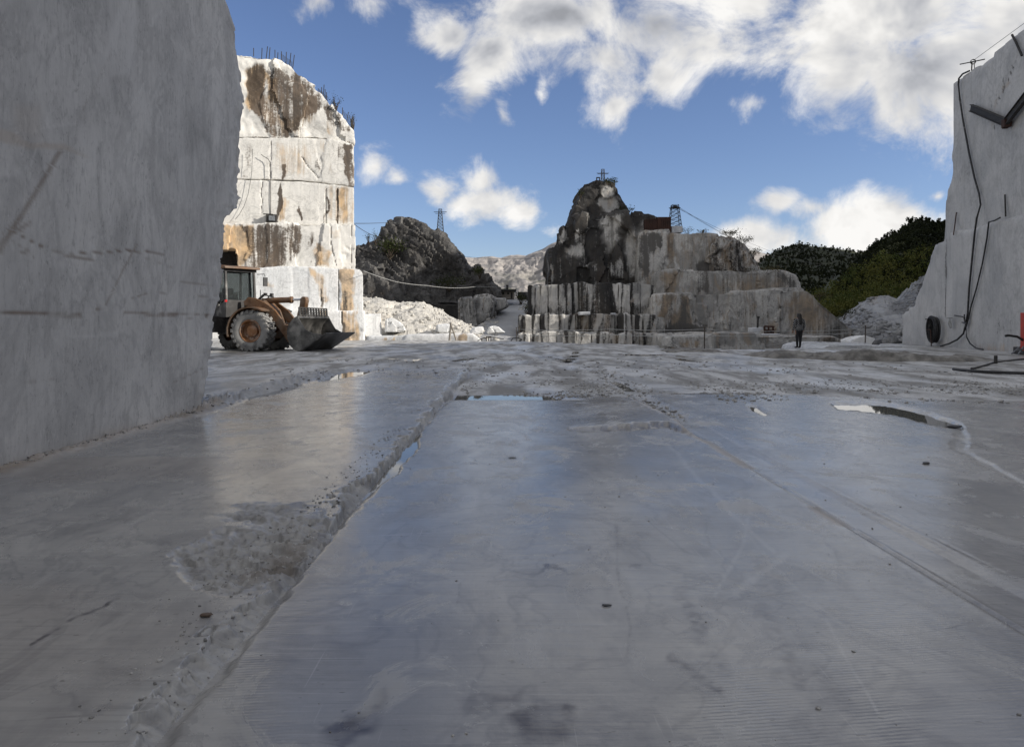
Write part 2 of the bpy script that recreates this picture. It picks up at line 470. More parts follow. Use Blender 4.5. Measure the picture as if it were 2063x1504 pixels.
def rock(name, outline, pl, thick, voxel, mat, parent=None, amp=0.12, freq=0.5, cells=0, camp=0.2, cscale=(1, 1, 1), batter=0.0,
         base=None, paints=(), strata=None, jit=6.0, rough_edge=0.0, sharp=38, seed=1.0, drop=None, kind=None, bottom=None, grooves=(), facet=None):
    if not isinstance(pl, tuple): pl = (0.0, float(pl), 0.0)
    a = pl[2]
    n = Vector((-math.sin(a), math.cos(a), 0))
    # break up long outline edges so that they are not ruler straight
    pts = []
    rr = random.Random(int(seed * 97) + len(outline))
    m = len(outline)
    for i in range(m):
        p, q = outline[i], outline[(i + 1) % m]
        k = max(1, int(math.hypot(q[0] - p[0], q[1] - p[1]) / 9)) if rough_edge else 1
        for j in range(k):
            f = j / k
            w = rough_edge if j else rough_edge * 0.3
            pts.append((p[0] + (q[0] - p[0]) * f + rr.uniform(-w, w), p[1] + (q[1] - p[1]) * f + rr.uniform(-w, w)))
    fr = [Vector(plane_pt(x, y, pl)) for x, y in pts]
    if bottom is not None:
        zmin = min(v.z for v in fr)
        for v in fr:
            if v.z < zmin + 0.35: v.z = bottom
    bm = bmesh.new()
    z0 = min(v.z for v in fr)
    if batter:
        fr = [Vector(P(q[0], q[1], v.y + batter * (v.z - z0))) for q, v in zip(pts, fr)]
    f1 = [bm.verts.new(v) for v in fr]
    f2 = [bm.verts.new(v + n * thick) for v in fr]
    bm.faces.new(f1); bm.faces.new(list(reversed(f2)))
    for i in range(len(fr)):
        j = (i + 1) % len(fr)
        bm.faces.new((f1[j], f1[i], f2[i], f2[j]))
    bmesh.ops.triangulate(bm, faces=list(bm.faces))
    bmesh.ops.recalc_face_normals(bm, faces=bm.faces)
    me0 = bpy.data.meshes.new('tmp'); bm.to_mesh(me0); bm.free()
    def setup(o):
        md = o.modifiers.new('r', 'REMESH'); md.mode = 'VOXEL'; md.voxel_size = voxel; md.adaptivity = 0
    me = eval_mesh(me0, setup)
    me.name = name
    co, no = get_co(me), get_no(me)
    s3 = np.array([seed * 3.1, seed * 1.7, seed * 2.3])
    d = amp * (fbm(co * freq + s3, 5, 0.55) - 0.5) * 2
    if cells:
        rs = np.random.RandomState(int(seed * 13) + 5)
        lo, hi = co.min(0), co.max(0)
        sd_ = lo + rs.rand(cells, 3) * (hi - lo)
        cs = np.array(cscale)
        off = rs.rand(cells) * 2 - 1
        q = co + (fbm(co * 0.9 + s3, 3)[:, None] - 0.5) * 0.8
        best = np.full(len(co), 1e18); idx = np.zeros(len(co), int)
        for k in range(cells):
            dd = (((q - sd_[k]) * cs) ** 2).sum(1)
            mk = dd < best
            best[mk] = dd[mk]; idx[mk] = k
        d = d + off[idx] * camp
    if strata:
        dirn, fr_, am_ = strata
        dv = np.array(dirn, float); dv /= np.linalg.norm(dv)
        c = co @ dv * fr_ + 4.5 * fbm(co * 0.22 + s3, 4)
        saw = c - np.floor(c)
        d = d + am_ * (saw - 0.5) + am_ * 0.5 * (fbm(np.stack([c * 3.0, co[:, 0] * 0.3, co[:, 2] * 0.3], 1), 3) - 0.5)
    px = proj(co)
    gstain = np.zeros(len(co))
    for line, wd, dp in grooves:
        jn = (fbm(co * 1.4 + s3, 3) - 0.5) * 4
        gm = ss(wd, wd * 0.3, line_d(px + jn[:, None], line))
        d = d - dp * gm
        gstain = np.maximum(gstain, gm * 0.8)
    co2 = co + no * d[:, None]
    me.vertices.foreach_set('co', co2.astype(np.float32).ravel())
    me.update()
    if facet:
        def dec(o):
            md = o.modifiers.new('d', 'DECIMATE'); md.ratio = facet
        me = eval_mesh(me, dec); me.name = name
        co = get_co(me); px = proj(co); gstain = np.zeros(len(co))
    at = {'stain': np.zeros(len(co)), 'rust': np.zeros(len(co)), 'pale': np.zeros(len(co))}
    for k_, v_ in (base or {}).items(): at[k_] += v_
    jx = np.stack([fbm(co * 0.8 + s3, 4), fbm(co * 0.8 + s3 + 31.7, 4)], 1) - 0.5
    pj = px + jx * jit * 4
    for an, poly, soft, val in paints:
        mk = ss(soft, -soft, poly_sd(pj, poly))
        at[an] = at[an] * (1 - mk) + (at[an] + val) * mk
    at['stain'] = np.maximum(at['stain'], gstain)
    for k_, v_ in at.items(): set_attr(me, k_, np.clip(v_, -1, 1))
    me.polygons.foreach_set('use_smooth', np.ones(len(me.polygons), bool))
    me.set_sharp_from_angle(angle=math.radians(12 if facet else sharp))
    return link(name, me, mat, parent, kind)

# ------------------------------------------------------------------ ground far below and beyond the quarry floor
m_ground, t_, b_ = new_mat('far_ground')
co_ = N(t_, 'ShaderNodeTexCoord').outputs['Object']
setin(t_, b_, 'Base Color', mixc(t_, sstep(t_, noise(t_, co_, 0.02, 8, 0.65), 0.35, 0.65), (0.17, 0.16, 0.14), (0.30, 0.29, 0.275)))
setin(t_, b_, 'Roughness', 0.95)
gx = np.concatenate([[-9000, -3000, -900], np.linspace(-300, 300, 60), [900, 3000, 9000]])
gy = np.concatenate([[-3000, -900, -200], np.linspace(-40, 400, 60), [900, 3000, 9000, 16000]])
GX, GY = np.meshgrid(gx, gy)
gz = -4.2 + 1.2 * (fbm2(GX.ravel(), GY.ravel(), 0.05, 0.05, 4, 3.0) - 0.5)
link('ground', np_mesh('ground', np.stack([GX.ravel(), GY.ravel(), gz], 1), grid_faces(len(gy), len(gx))), m_ground, kind='structure')

# ------------------------------------------------------------------ the sawn quarry floor
def cells2(x, y, s, seed=0):
    """random value of the nearest jittered cell, and distance to its edge: angular chips"""
    px_, py_ = x * s, y * s
    ix, iy = np.floor(px_).astype(np.int64), np.floor(py_).astype(np.int64)
    b1 = np.full(len(x), 9.0); val = np.zeros(len(x)); tx = np.zeros(len(x)); ty = np.zeros(len(x))
    sd = np.full(len(x), seed, np.int64)
    for a in (-1, 0, 1):
        for b in (-1, 0, 1):
            jx, jy = ix + a, iy + b
            qx, qy = jx + _hash(jx, jy, sd), jy + _hash(jx, jy, sd + 7)
            d = (qx - px_) ** 2 + (qy - py_) ** 2
            m = d < b1
            b1 = np.where(m, d, b1)
            val = np.where(m, _hash(jx, jy, sd + 13) + 0.5 * ((qx - px_) * (_hash(jx, jy, sd + 17) - .5) + (qy - py_) * (_hash(jx, jy, sd + 19) - .5)), val)
    return val - 0.5

def floor_field(x, y):
    """height and surface attributes of the quarry floor"""
    n = len(x)
    pxy = np.stack([CX + x / y * F, HY + EYE / y * F], 1)
    mud = np.zeros(n); dirt = np.zeros(n); pale = np.zeros(n); dark = np.zeros(n); saw = np.zeros(n); rough = np.zeros(n)
    f_lo = fbm2(x, y, 0.35, 0.35, 3, 1.0) - 0.5
    f_md = fbm2(x, y, 1.7, 1.7, 4, 2.0) - 0.5
    f_hi = fbm2(x, y, 9.0, 9.0, 4, 3.0) - 0.5
    f_vh = fbm2(x, y, 30.0, 30.0, 3, 4.0) - 0.5
    h = 0.006 * f_lo + 0.002 * f_md
    ca = cells2(x + .03 * f_md, y + .03 * f_md, 9.0, 3); cb = cells2(x, y, 26.0, 5)
    # --- joint between the left panel and the middle panel
    jA = -1.12
    ch = fbm2(np.zeros(n), y, 1, 1.15, 4, 8.0)
    chip = 0.02 + 0.42 * np.clip(ch - 0.44, 0, 1) + 0.07 * f_md + 0.10 * ca + 0.03 * cb
    chip = np.maximum(chip, 0.012)
    e = jA - chip
    top = 0.024 + 0.022 * ss(3.4, 5.0, y)
    isA = (x < jA) & (x > -4.42)
    tt = np.clip((x - e) / np.maximum(jA - e, 1e-3), 0, 1)
    brk = (x > e) & (x < jA)
    hA = np.where(x < e, top, top - (top + 0.03) * np.clip(tt + 0.9 * ca + 0.4 * cb, 0, 1) ** 0.7 + (0.035 * ca + 0.022 * cb + 0.02 * f_vh) * np.sin(np.pi * tt))
    h = np.where(isA, h + hA, h)
    rough = np.where(brk, 1.0, rough)
    pale = np.where(brk, pale + 1.0 * f_hi + .6 * f_vh, pale)
    dark = np.where(brk, dark + np.clip(-1.2 * f_md - 0.8 * f_hi, 0, .45), dark)
    pale = np.maximum(pale, np.where(isA, 0.30 * ss(0.03, 0.0, np.abs(x - e)) * (f_hi > -.05), 0))
    wt_ = 0.02 + 0.09 * ss(5.6, 6.6, y) * ss(9.0, 7.6, y) + 0.06 * f_md + 0.07 * f_hi
    tr = (x >= jA) & (x < jA + wt_ + 0.05)
    h = np.where(tr, h - (0.028 + 0.02 * ss(5.4, 6.4, y)) * ss(jA + wt_ + 0.05, jA + wt_ - 0.01, x), h)
    # the big broken-out scoop
    scoop = [(352, 1118), (415, 1082), (515, 1046), (640, 1038), (662, 1075), (610, 1140), (552, 1192), (485, 1222), (385, 1188), (348, 1152)]
    sd = poly_sd(pxy + np.stack([f_md * 90 + f_hi * 40, f_md * 50 + f_hi * 40], 1), scoop)
    mk = ss(10, -26, sd) * (x < jA + 0.02)
    h = h * (1 - mk) + mk * (0.010 + 0.04 * f_md + 0.038 * ca + 0.02 * cb + 0.015 * f_vh - 0.012 * ss(0, -60, sd))
    rough = np.maximum(rough, mk * 0.9)
    dark = dark + mk * 0.10
    pale = np.maximum(pale, ss(8, 1, np.abs(sd + 2)) * 0.18 * (x < jA) * (f_hi > 0))
    rub = [(470, 1170), (560, 1110), (620, 1085), (600, 1120), (560, 1170), (510, 1195)]
    mr = ss(10, -10, poly_sd(pxy + np.stack([f_md, f_hi], 1) * 50, rub))
    dirt += mr * 0.28; h += mr * 0.03 * np.clip(f_hi * 2 + 0.4, 0, 1); mud = np.maximum(mud, mr)
    # --- middle panel ends, lower wet strip and gravel beyond it
    isB = (x >= jA) & (x < 2.17)
    yB = 12.6 + 0.10 * f_md + 0.9 * ss(1.0, 2.17, x) * 0.6
    bey = isB & (y > yB)
    low = (0.10 * ss(1.15, .65, x + .5 * f_md) + .02) * ss(yB, yB + 0.07, y) * ss(14.6, 13.3, y + .5 * f_md) + 0.02 * ss(13.5, 15.0, y)
    h = np.where(bey, h - low, h)
    mud = np.where(bey, ss(13.2, 14.5, y), mud)
    # raised shelf; shadow along its ragged front edge painted dark
    led = [(1140, 862), (1180, 861), (1225, 866), (1290, 861), (1345, 858), (1392, 875), (1330, 815), (1250, 803), (1150, 806), (1120, 840)]
    ld = poly_sd(pxy + np.stack([f_md * 6, f_hi * 7], 1), led)
    cr = line_d(pxy + np.stack([f_md * 6, f_hi * 7], 1), [(1150, 862), (1225, 866), (1290, 861), (1345, 858), (1392, 875)])
    h = h + 0.045 * ss(0, -2.5, ld) * ss(1145, 1260, pxy[:, 0]) * ss(800, 838, pxy[:, 1])
    h = h - 0.02 * ss(4, 0.5, cr); dark += 0.6 * ss(2.4, 0.4, cr)
    # --- right joint, strip, kerfs
    jw = 0.012 + 0.05 * np.clip(f_md + 0.15, 0, 1)
    g1 = ss(jw + 0.02, jw * 0.4, np.abs(x - 2.17 - 0.03 * f_md))
    g1 = g1 * np.clip(.8 + 1.2 * f_md, .45, 1)
    h = h - 0.02 * g1 * (y < 14); dark += .34 * g1 * (y < 14)
    pale = np.maximum(pale, .34 * ss(0.06, 0.02, np.abs(x - 2.11 + .06 * f_md)) * (y < 13.5) * np.clip(.6 + 2 * f_hi, 0, 1))
    dirt += 0.75 * ss(0.075, 0.015, np.abs(x - 2.13 + 0.10 * f_md)) * (fbm2(x, y, 0.3, 0.9, 3, 15.0) > 0.42) * (y < 13)
    strip = (x > 2.17) & (x < 2.50)
    dep = 0.012 + 0.028 * ss(9.0, 10.5, y) * ss(21, 17, y)
    h = np.where(strip, h - dep * ss(2.17, 2.22, x) * ss(2.52, 2.42, x), h)
    mud = np.maximum(mud, np.where(strip, 0.6 * ss(10, 13, y), 0))
    for xk, wk in ((2.50, 0.008), (2.56, 0.004), (2.43, 0.003)):
        k_ = ss(wk * 1.6 + y * 0.0011, wk * 0.4, np.abs(x - xk - 0.008 * f_lo * 10))
        k_ = k_ * np.clip(.55 + 2.2 * f_md, .15, 1)
        h = h - 0.008 * k_ * (y < 13.5); dark += 0.32 * k_ * (y < 13.5)
    # --- right panel
    isE = x >= 2.50
    yE = 13.7 - 0.25 * np.clip(x - 4.6, 0, 3) * 1.7 + 0.3 * f_md
    beyE = isE & (y > yE)
    h = np.where(beyE, h - 0.035 * ss(0, 0.15, y - yE), h)
    mud = np.where(beyE, np.maximum(mud, ss(0, 0.35, y - yE)), mud)
    pud = [(1680, 812), (1745, 812), (1795, 815), (1868, 832), (1930, 853), (1940, 862), (1885, 853), (1805, 834), (1745, 826), (1690, 821)]
    pm = ss(5, -5, poly_sd(pxy + np.stack([f_md * 16, f_hi * 6], 1), pud))
    h = h * (1 - pm) - 0.06 * pm
    pud2 = [(1508, 815), (1522, 817), (1548, 832), (1540, 835), (1515, 824)]
    pm2 = ss(3, -3, poly_sd(pxy + np.stack([f_md * 6, f_hi * 4], 1), pud2))
    h = h * (1 - pm2) - 0.045 * pm2
    # joint line further right, rougher stone outside it
    jr = line_d(np.stack([x, y], 1), [(3.2, 4.0), (4.14, 6.0), (4.62, 7.65), (5.6, 9.25), (5.9, 10.2)])
    g3 = ss(0.06, 0.01, jr + 0.14 * f_md + .05 * f_hi)
    pale = np.maximum(pale, g3 * 0.14); h -= 0.012 * g3
    # --- left of the wall line: higher broken ground behind the left wall
    jL = -4.40
    isG = (x < jL) & (y > 9.5)
    kerb = ss(0.40, 0.05, np.abs(x - jL + 0.18 + 0.3 * f_lo)) * ss(10.2, 11.0, y) * ss(34, 24, y)
    h = np.where(isG, h + 0.055 + 0.05 * f_md * ss(0.2, 1.0, jL - x), h)
    h = h + kerb * (0.05 + 0.10 * np.clip(f_md + .5, 0, 1) + 0.09 * ca + .04 * cb)
    rough = np.maximum(rough, kerb * 0.8); pale += kerb * 0.25 * (f_hi > 0)
    mud = np.where(isG, np.maximum(mud, 0.7 * ss(jL - 0.2, jL - 1.0, x)), mud)
    foot = ss(0.22, 0.02, np.abs(x + 4.36 + 0.12 * f_md)) * (y < 11.2)
    h = h + foot * (0.012 + 0.07 * np.clip(f_hi + 0.25, 0, 1)); dirt += foot * 0.85; mud = np.maximum(mud, foot)
    # puddle hollow beside the kerb
    pudL = [(645, 770), (690, 745), (752, 727), (806, 730), (775, 742), (735, 755), (690, 764)]
    pl_ = ss(4, -4, poly_sd(pxy + np.stack([f_md * 18, f_hi * 3], 1), pudL))
    h = h * (1 - pl_) - 0.03 * pl_
    pudM = [(478, 806), (520, 793), (590, 777), (610, 779), (560, 795), (500, 808)]
    pl2 = ss(4, -4, poly_sd(pxy + np.stack([f_md * 18, f_hi * 3], 1), pudM))
    h = h * (1 - pl2) - 0.02 * pl2
    # --- far muddy ground with wheel ruts
    far = ss(15.5, 21.0, y + 5.0 * f_lo)
    farA = np.where(isA, ss(17.0, 25.0, y + 6.0 * f_lo), far)
    hf = 0.02 + 0.11 * f_lo + 0.045 * f_md + 0.02 * f_hi
    for (a, b, wd) in (((1.0, 17), (4.5, 48), 0.35), ((3.2, 17), (-1.5, 50), 0.3), ((5.5, 20), (8.0, 40), 0.5), ((-3.0, 22), (2.5, 45), 0.4), ((9, 18), (4, 34), 0.4), ((-8, 26), (6, 31), 0.5)):
        hf = hf - 0.05 * ss(wd, wd * 0.3, line_d(np.stack([x + 0.6 * f_lo, y], 1), [a, b]))
    # long ragged ribbons of slurry: streaky relief across the view
    rb = fbm2(x, y, 0.5, 0.22, 4, 21.0)
    hf = hf + 0.05 * (rb - 0.5)
    h = h * (1 - farA) + farA * hf
    mud = np.maximum(mud, farA)
    # saw marks in the foreground, veins, stains
    saw = ss(9.5, 3.0, y) * ss(0.44, 0.62, fbm2(x, y, 0.9, 0.7, 4, 30.0)) * ((x > jA) & (x < 2.17)) + 0.25 * (x > 2.5) + 0.12 * isA
    for poly, s_, v_ in (([(925, 1395), (1060, 1385), (1050, 1412), (940, 1425)], 16, .62), ([(1030, 1440), (1090, 1425), (1165, 1445), (1140, 1482), (1060, 1478)], 16, .9),
                         ([(640, 1470), (700, 1440), (770, 1400), (740, 1480), (680, 1500)], 16, .7), ([(1045, 1138), (1120, 1138), (1180, 1146), (1110, 1150)], 5, .75),
                         ([(1284, 1138), (1305, 1138), (1305, 1150), (1284, 1150)], 4, .35), ([(650, 1285), (740, 1280), (720, 1330), (690, 1320)], 25, .22),
                         ([(200, 1340), (290, 1350), (280, 1390), (190, 1375)], 22, .25), ([(360, 1150), (410, 1150), (400, 1165), (370, 1165)], 6, .3)):
        dark += v_ * ss(s_, -s_, poly_sd(pxy + np.stack([f_md, f_hi], 1) * 60, poly)) * 1.35 * np.clip(0.8 + 1.6 * f_hi, 0, 1.4)
    for ln, w, v_ in (([(1240, 1060), (1250, 1180), (1268, 1260), (1262, 1320)], 2.2, .30), ([(930, 1170), (920, 1220)], 1.6, .22), ([(60, 1310), (150, 1255), (240, 1215)], 2.0, .6),
                      ([(540, 985), (480, 1030)], 1.6, .4), ([(560, 830), (700, 822), (850, 812)], 1.3, .55), ([(1380, 1215), (1460, 1400)], 9, .10),
                      ([(1370, 1200), (1410, 1260)], 12, .28), ([(1530, 1220), (1610, 1370)], 12, .26), ([(1350, 1320), (1455, 1395)], 7, .40), ([(1640, 1340), (1700, 1420)], 10, .15), ([(1440, 1310), (1465, 1350)], 10, .2)):
        dark += v_ * ss(w * 2, w * 0.4, line_d(pxy + np.stack([f_md * 14, f_hi * 14], 1), ln)) * 1.3 * np.clip(0.7 + 2.4 * f_vh, 0, 1.5)
    for ln, w, v_ in (([(1350, 900), (1480, 1040), (1560, 1110)], 3, .30), ([(1510, 1010), (1500, 1100), (1440, 1200)], 3, .25), ([(1300, 1000), (1200, 960), (1120, 900)], 2, .15),
                      ([(1580, 1120), (1480, 1195)], 6, .30), ([(60, 1190), (330, 1030)], 3, .16), ([(1440, 1000), (1600, 1180), (1700, 1260)], 2, .18), ([(1260, 800), (1220, 842)], 2, .3)):
        pale = np.maximum(pale, v_ * ss(w * 2, w * 0.3, line_d(pxy + np.stack([f_md * 22, f_hi * 10], 1), ln)))
    dirt += 0.30 * ss(0.1, 0.35, fbm2(x, y, 0.5, 0.5, 3, 41.0) - 0.42) * (x < -1.3) * (y < 7)
    h = h + 0.010 * cb * mud * ss(26, 13, y)
    # random scuffs, hair veins and wheel scrapes over the slabs
    rs_ = np.random.RandomState(21)
    for k in range(150):
        x0_, y0_ = rs_.uniform(-4.2, 6.5), 2.3 + 10.5 * rs_.rand() ** 1.4
        an = rs_.choice([.1, -.15, 1.2, 1.7, .6]) + rs_.uniform(-.3, .3); ln_ = rs_.uniform(.15, 1.1) * (0.5 + y0_ * .12)
        dx_, dy_ = math.cos(an) * ln_, math.sin(an) * ln_
        w_ = rs_.uniform(.0012, .0045) * (0.6 + y0_ * .18); v_ = rs_.uniform(.12, .5); kind_ = rs_.rand()
        near = np.nonzero((x > x0_ - .2 + min(dx_, 0)) & (x < x0_ + .2 + max(dx_, 0)) & (y > y0_ - .2 + min(dy_, 0)) & (y < y0_ + .2 + max(dy_, 0)))[0]
        if len(near) == 0: continue
        q_ = np.stack([x[near] + .05 * f_md[near], y[near] + .08 * f_md[near]], 1)
        m_ = ss(w_ * 2.2, w_ * .5, line_d(q_, [(x0_, y0_), (x0_ + dx_ * .55 + rs_.uniform(-.03, .03), y0_ + dy_ * .5), (x0_ + dx_, y0_ + dy_)])) * np.clip(.8 + 2.5 * f_hi[near], 0, 1) * (1 - mud[near])
        if kind_ < .6: pale[near] = np.maximum(pale[near], v_ * .8 * m_)
        else: dark[near] = dark[near] + v_ * m_
    h = h + 0.0035 * f_hi * np.clip(rough + mud, 0, 1) + 0.008 * rough * (f_hi + f_vh)
    return h, dict(mud=np.clip(mud, 0, 1), dirt=np.clip(dirt, 0, 1), pale=np.clip(pale, 0, 1), dark=np.clip(dark, 0, 1), saw=np.clip(saw, 0, 1), rough=np.clip(rough, 0, 1))

def floor_mat():
    m, t, b = new_mat('wet_sawn_marble_floor')
    co = N(t, 'ShaderNodeTexCoord').outputs['Object']
    a_m, a_d, a_p, a_k, a_s, a_r = [attr(t, k) for k in ('mud', 'dirt', 'pale', 'dark', 'saw', 'rough')]
    big = noise(t, mapping(t, co, (0.7, 0.45, 1), (0, 0, 0.4)), 0.8, 4, 0.6, 0.8)
    mid = noise(t, mapping(t, co, (1, 0.6, 1), (0, 0, 0.5)), 3.0, 5, 0.65, 0.9)
    fine = noise(t, co, 26.0, 4, 0.7)
    grit = noise(t, co, 110.0, 1, 0.7)
    # brushed streaks across the slab
    strk = noise(t, mapping(t, co, (1.2, 17.0, 1), (0, 0, -0.16)), 1.0, 5, 0.65)
    vn = noise(t, mapping(t, co, (1, 0.7, 1), (0, 0, 0.7)), 0.9, 4, 0.62, 1.4)
    vl = sstep(t, mth(t, 'ABSOLUTE', mth(t, 'SUBTRACT', vn, 0.5)), 0.0, 0.03, 1.0, 0.0)
    c = mixc(t, sstep(t, big, 0.32, 0.68), (0.245, 0.243, 0.244), (0.385, 0.375, 0.357))
    c = mixc(t, mth(t, 'MULTIPLY', sstep(t, mid, 0.42, 0.72), 0.62), c, (0.185, 0.184, 0.189))
    c = mixc(t, mth(t, 'MULTIPLY', vl, 0.34), c, (0.13, 0.13, 0.14))
    c = mixc(t, mth(t, 'MULTIPLY', sstep(t, strk, 0.42, 0.72), 0.30), c, (0.17, 0.17, 0.175))
    c = mixc(t, mth(t, 'MULTIPLY', sstep(t, fine, 0.55, 0.8), 0.25), c, (0.16, 0.16, 0.16))
    # scratches, pits, dried slurry
    scA = noise(t, mapping(t, co, (2.0, 60.0, 1), (0, 0, -0.22)), 1.0, 3, 0.7)
    scB = noise(t, mapping(t, co, (55.0, 1.6, 1), (0, 0, 0.35)), 1.0, 2, 0.7)
    pit = noise(t, mapping(t, co, (14.0, 30.0, 1), (0, 0, -0.1)), 1.0, 2, 0.6)
    slur = noise(t, mapping(t, co, (1.0, 0.8, 1)), 1.9, 6, 0.72, 0.7)
    c = mixc(t, mth(t, 'MULTIPLY', sstep(t, scA, 0.55, 0.68), 0.36), c, (0.15, 0.148, 0.15))
    c = mixc(t, mth(t, 'MULTIPLY', sstep(t, scA, 0.42, 0.30), 0.36), c, (0.46, 0.455, 0.44))
    c = mixc(t, mth(t, 'MULTIPLY', sstep(t, scB, 0.66, 0.74), 0.30), c, (0.47, 0.465, 0.45))
    c = mixc(t, mth(t, 'MULTIPLY', sstep(t, pit, 0.68, 0.76), 0.65), c, (0.09, 0.085, 0.08))
    c = mixc(t, mth(t, 'MULTIPLY', sstep(t, slur, 0.53, 0.60), 0.34), c, (0.46, 0.45, 0.425))
    # mud / slurry
    mudn = noise(t, mapping(t, co, (1.0, 0.35, 1)), 1.1, 5, 0.68, 0.5)
    mc = mixc(t, sstep(t, mudn, 0.40, 0.62), (0.19, 0.18, 0.163), (0.56, 0.555, 0.545))
    mc = mixc(t, sstep(t, fine, 0.45, 0.8), mc, (0.19, 0.185, 0.175))
    c = mixc(t, a_m, c, mc)
    dcol = mixc(t, fine, (0.22, 0.15, 0.10), (0.42, 0.33, 0.25))
    c = mixc(t, mth(t, 'MULTIPLY', a_d, mth(t, 'MULTIPLY_ADD', fine, 0.9, 0.05)), c, dcol)
    c = mixc(t, mth(t, 'MULTIPLY', a_p, 0.8), c, (0.58, 0.575, 0.56))
    kf = mth(t, 'MULTIPLY', a_k, mth(t, 'MULTIPLY_ADD', strk, 1.0, 0.45))
    c = mixc(t, mth(t, 'MINIMUM', kf, 0.92), c, (0.055, 0.05, 0.058))
    setin(t, b, 'Base Color', c)
    # polish: damp slab is glossy, mud is not
    rg = mth(t, 'MULTIPLY_ADD', sstep(t, mid, 0.3, 0.7), 0.10, 0.11)
    rg = mth(t, 'MULTIPLY_ADD', fine, 0.08, rg)
    rg = mth(t, 'MULTIPLY_ADD', sstep(t, big, 0.45, 0.7), 0.08, rg)
    rg = mth(t, 'MULTIPLY_ADD', sstep(t, slur, 0.52, 0.64), 0.16, rg)
    wetmud = sstep(t, noise(t, mapping(t, co, (0.5, 0.2, 1)), 1.0, 6, 0.6), 0.46, 0.58, 0.62, 0.26)
    rm = mth(t, 'MULTIPLY_ADD', grit, 0.15, wetmud)
    mx = N(t, 'ShaderNodeMix', {0: a_m, 2: rg, 3: rm}); mx.data_type = 'FLOAT'
    rg2 = mth(t, 'MULTIPLY_ADD', mth(t, 'MAXIMUM', a_d, a_r), 0.30, mx.outputs[0], clamp=True)
    setin(t, b, 'Roughness', rg2)
    setin(t, b, 'Specular IOR Level', 0.7)
    # relief: saw ridges, brushed streaks, grit
    wv = N(t, 'ShaderNodeTexWave', {'Vector': mapping(t, co, (1, 1, 1), (0, 0, -0.13)), 'Scale': 15.5, 'Distortion': 2.4, 'Detail': 3.0, 'Detail Scale': 1.2})
    wv.wave_type = 'BANDS'; wv.bands_direction = 'Y'; wv.wave_profile = 'SIN'
    h = mth(t, 'MULTIPLY', mth(t, 'MULTIPLY', wv.outputs['Fac'], a_s), 0.20)
    h = mth(t, 'MULTIPLY_ADD', strk, 0.55, h)
    h = mth(t, 'MULTIPLY_ADD', mid, 0.55, h)
    h = mth(t, 'MULTIPLY_ADD', fine, 0.20, h)
    gm = mth(t, 'MULTIPLY', grit, mth(t, 'MAXIMUM', a_m, a_r))
    h = mth(t, 'MULTIPLY_ADD', gm, 0.5, h)
    h = mth(t, 'MULTIPLY_ADD', mth(t, 'MULTIPLY', mudn, a_m), 2.0, h)
    setin(t, b, 'Normal', bump(t, h, 0.5, 0.0055))
    return m
M_FLOOR = floor_mat()

RIM = [(-200, 680), (400, 682), (735, 684), (950, 686), (1100, 689), (1230, 692), (1325, 696), (1350, 703), (1500, 704), (1640, 703), (1656, 694), (1815, 692.5), (2400, 690)]
inv = np.concatenate([np.linspace(1 / 0.8, 1 / 2.1, 60)[:-1], np.linspace(1 / 2.1, 1 / 58.0, 580)])
ys = 1 / inv
us = np.concatenate([np.linspace(-1.15, -0.73, 30)[:-1], np.linspace(-0.73, 0.73, 620), np.linspace(0.73, 1.15, 30)[1:]])
U, Y = np.meshgrid(us, ys)
X = U * Y
h_, at_ = floor_field(X.ravel(), Y.ravel())
rim_y = np.interp(us * F + CX, [p[0] for p in RIM], [p[1] for p in RIM])
rimD = EYE * F / (rim_y - HY)
drop = np.maximum(Y - rimD[None, :] - 0.15 * (fbm2(X.ravel(), Y.ravel(), 0.6, 0.6, 3, 5.0).reshape(X.shape) - 0.5), 0)
hz = h_.reshape(X.shape) - np.minimum(drop * 3.0, 3.4)
V = np.stack([X.ravel(), Y.ravel(), hz.ravel()], 1)
Q = grid_faces(len(ys), len(us))
cx_, cy_ = X.ravel()[Q].mean(1), Y.ravel()[Q].mean(1)
reg = np.zeros(len(Q), int)                       # 0: far muddy ground
reg[(cx_ < -1.12) & (cx_ > -4.42) & (cy_ < 24)] = 1
reg[(cx_ >= -1.12) & (cx_ < 2.17) & (cy_ < 12.8)] = 2
reg[(cx_ >= -1.12) & (cx_ < 2.17) & (cy_ >= 12.8) & (cy_ < 20)] = 3
reg[(cx_ >= 2.17) & (cx_ < 2.5) & (cy_ < 20)] = 4
reg[(cx_ >= 2.5) & (cx_ < 5.4) & (cy_ < 14)] = 5
reg[(cx_ >= 5.4) & (cy_ < 13)] = 6
reg[(cx_ <= -4.42) & (cy_ < 24)] = 7
floor = None
for k in range(8):
    q = Q[reg == k]
    ids, inv_ = np.unique(q.ravel(), return_inverse=True)
    me = np_mesh('floor_slab' if k else 'quarry_floor', V[ids], inv_.reshape(-1, 4), True, {a: v[ids] for a, v in at_.items()})
    o = link('floor_slab' if k else 'quarry_floor', me, M_FLOOR, floor)
    if k == 0:
        floor = tag(o, kind='structure')
# plain floor behind and beside the camera
mb = MB()
mb.box((4, -20, -0.65), (62, 43, 0.5)); mb.box((-16, 20, -0.66), (16, 40, 0.5)); mb.box((21, 16, -0.67), (18, 36, 0.5))
mb.build('floor_base', M_FLOOR, floor)

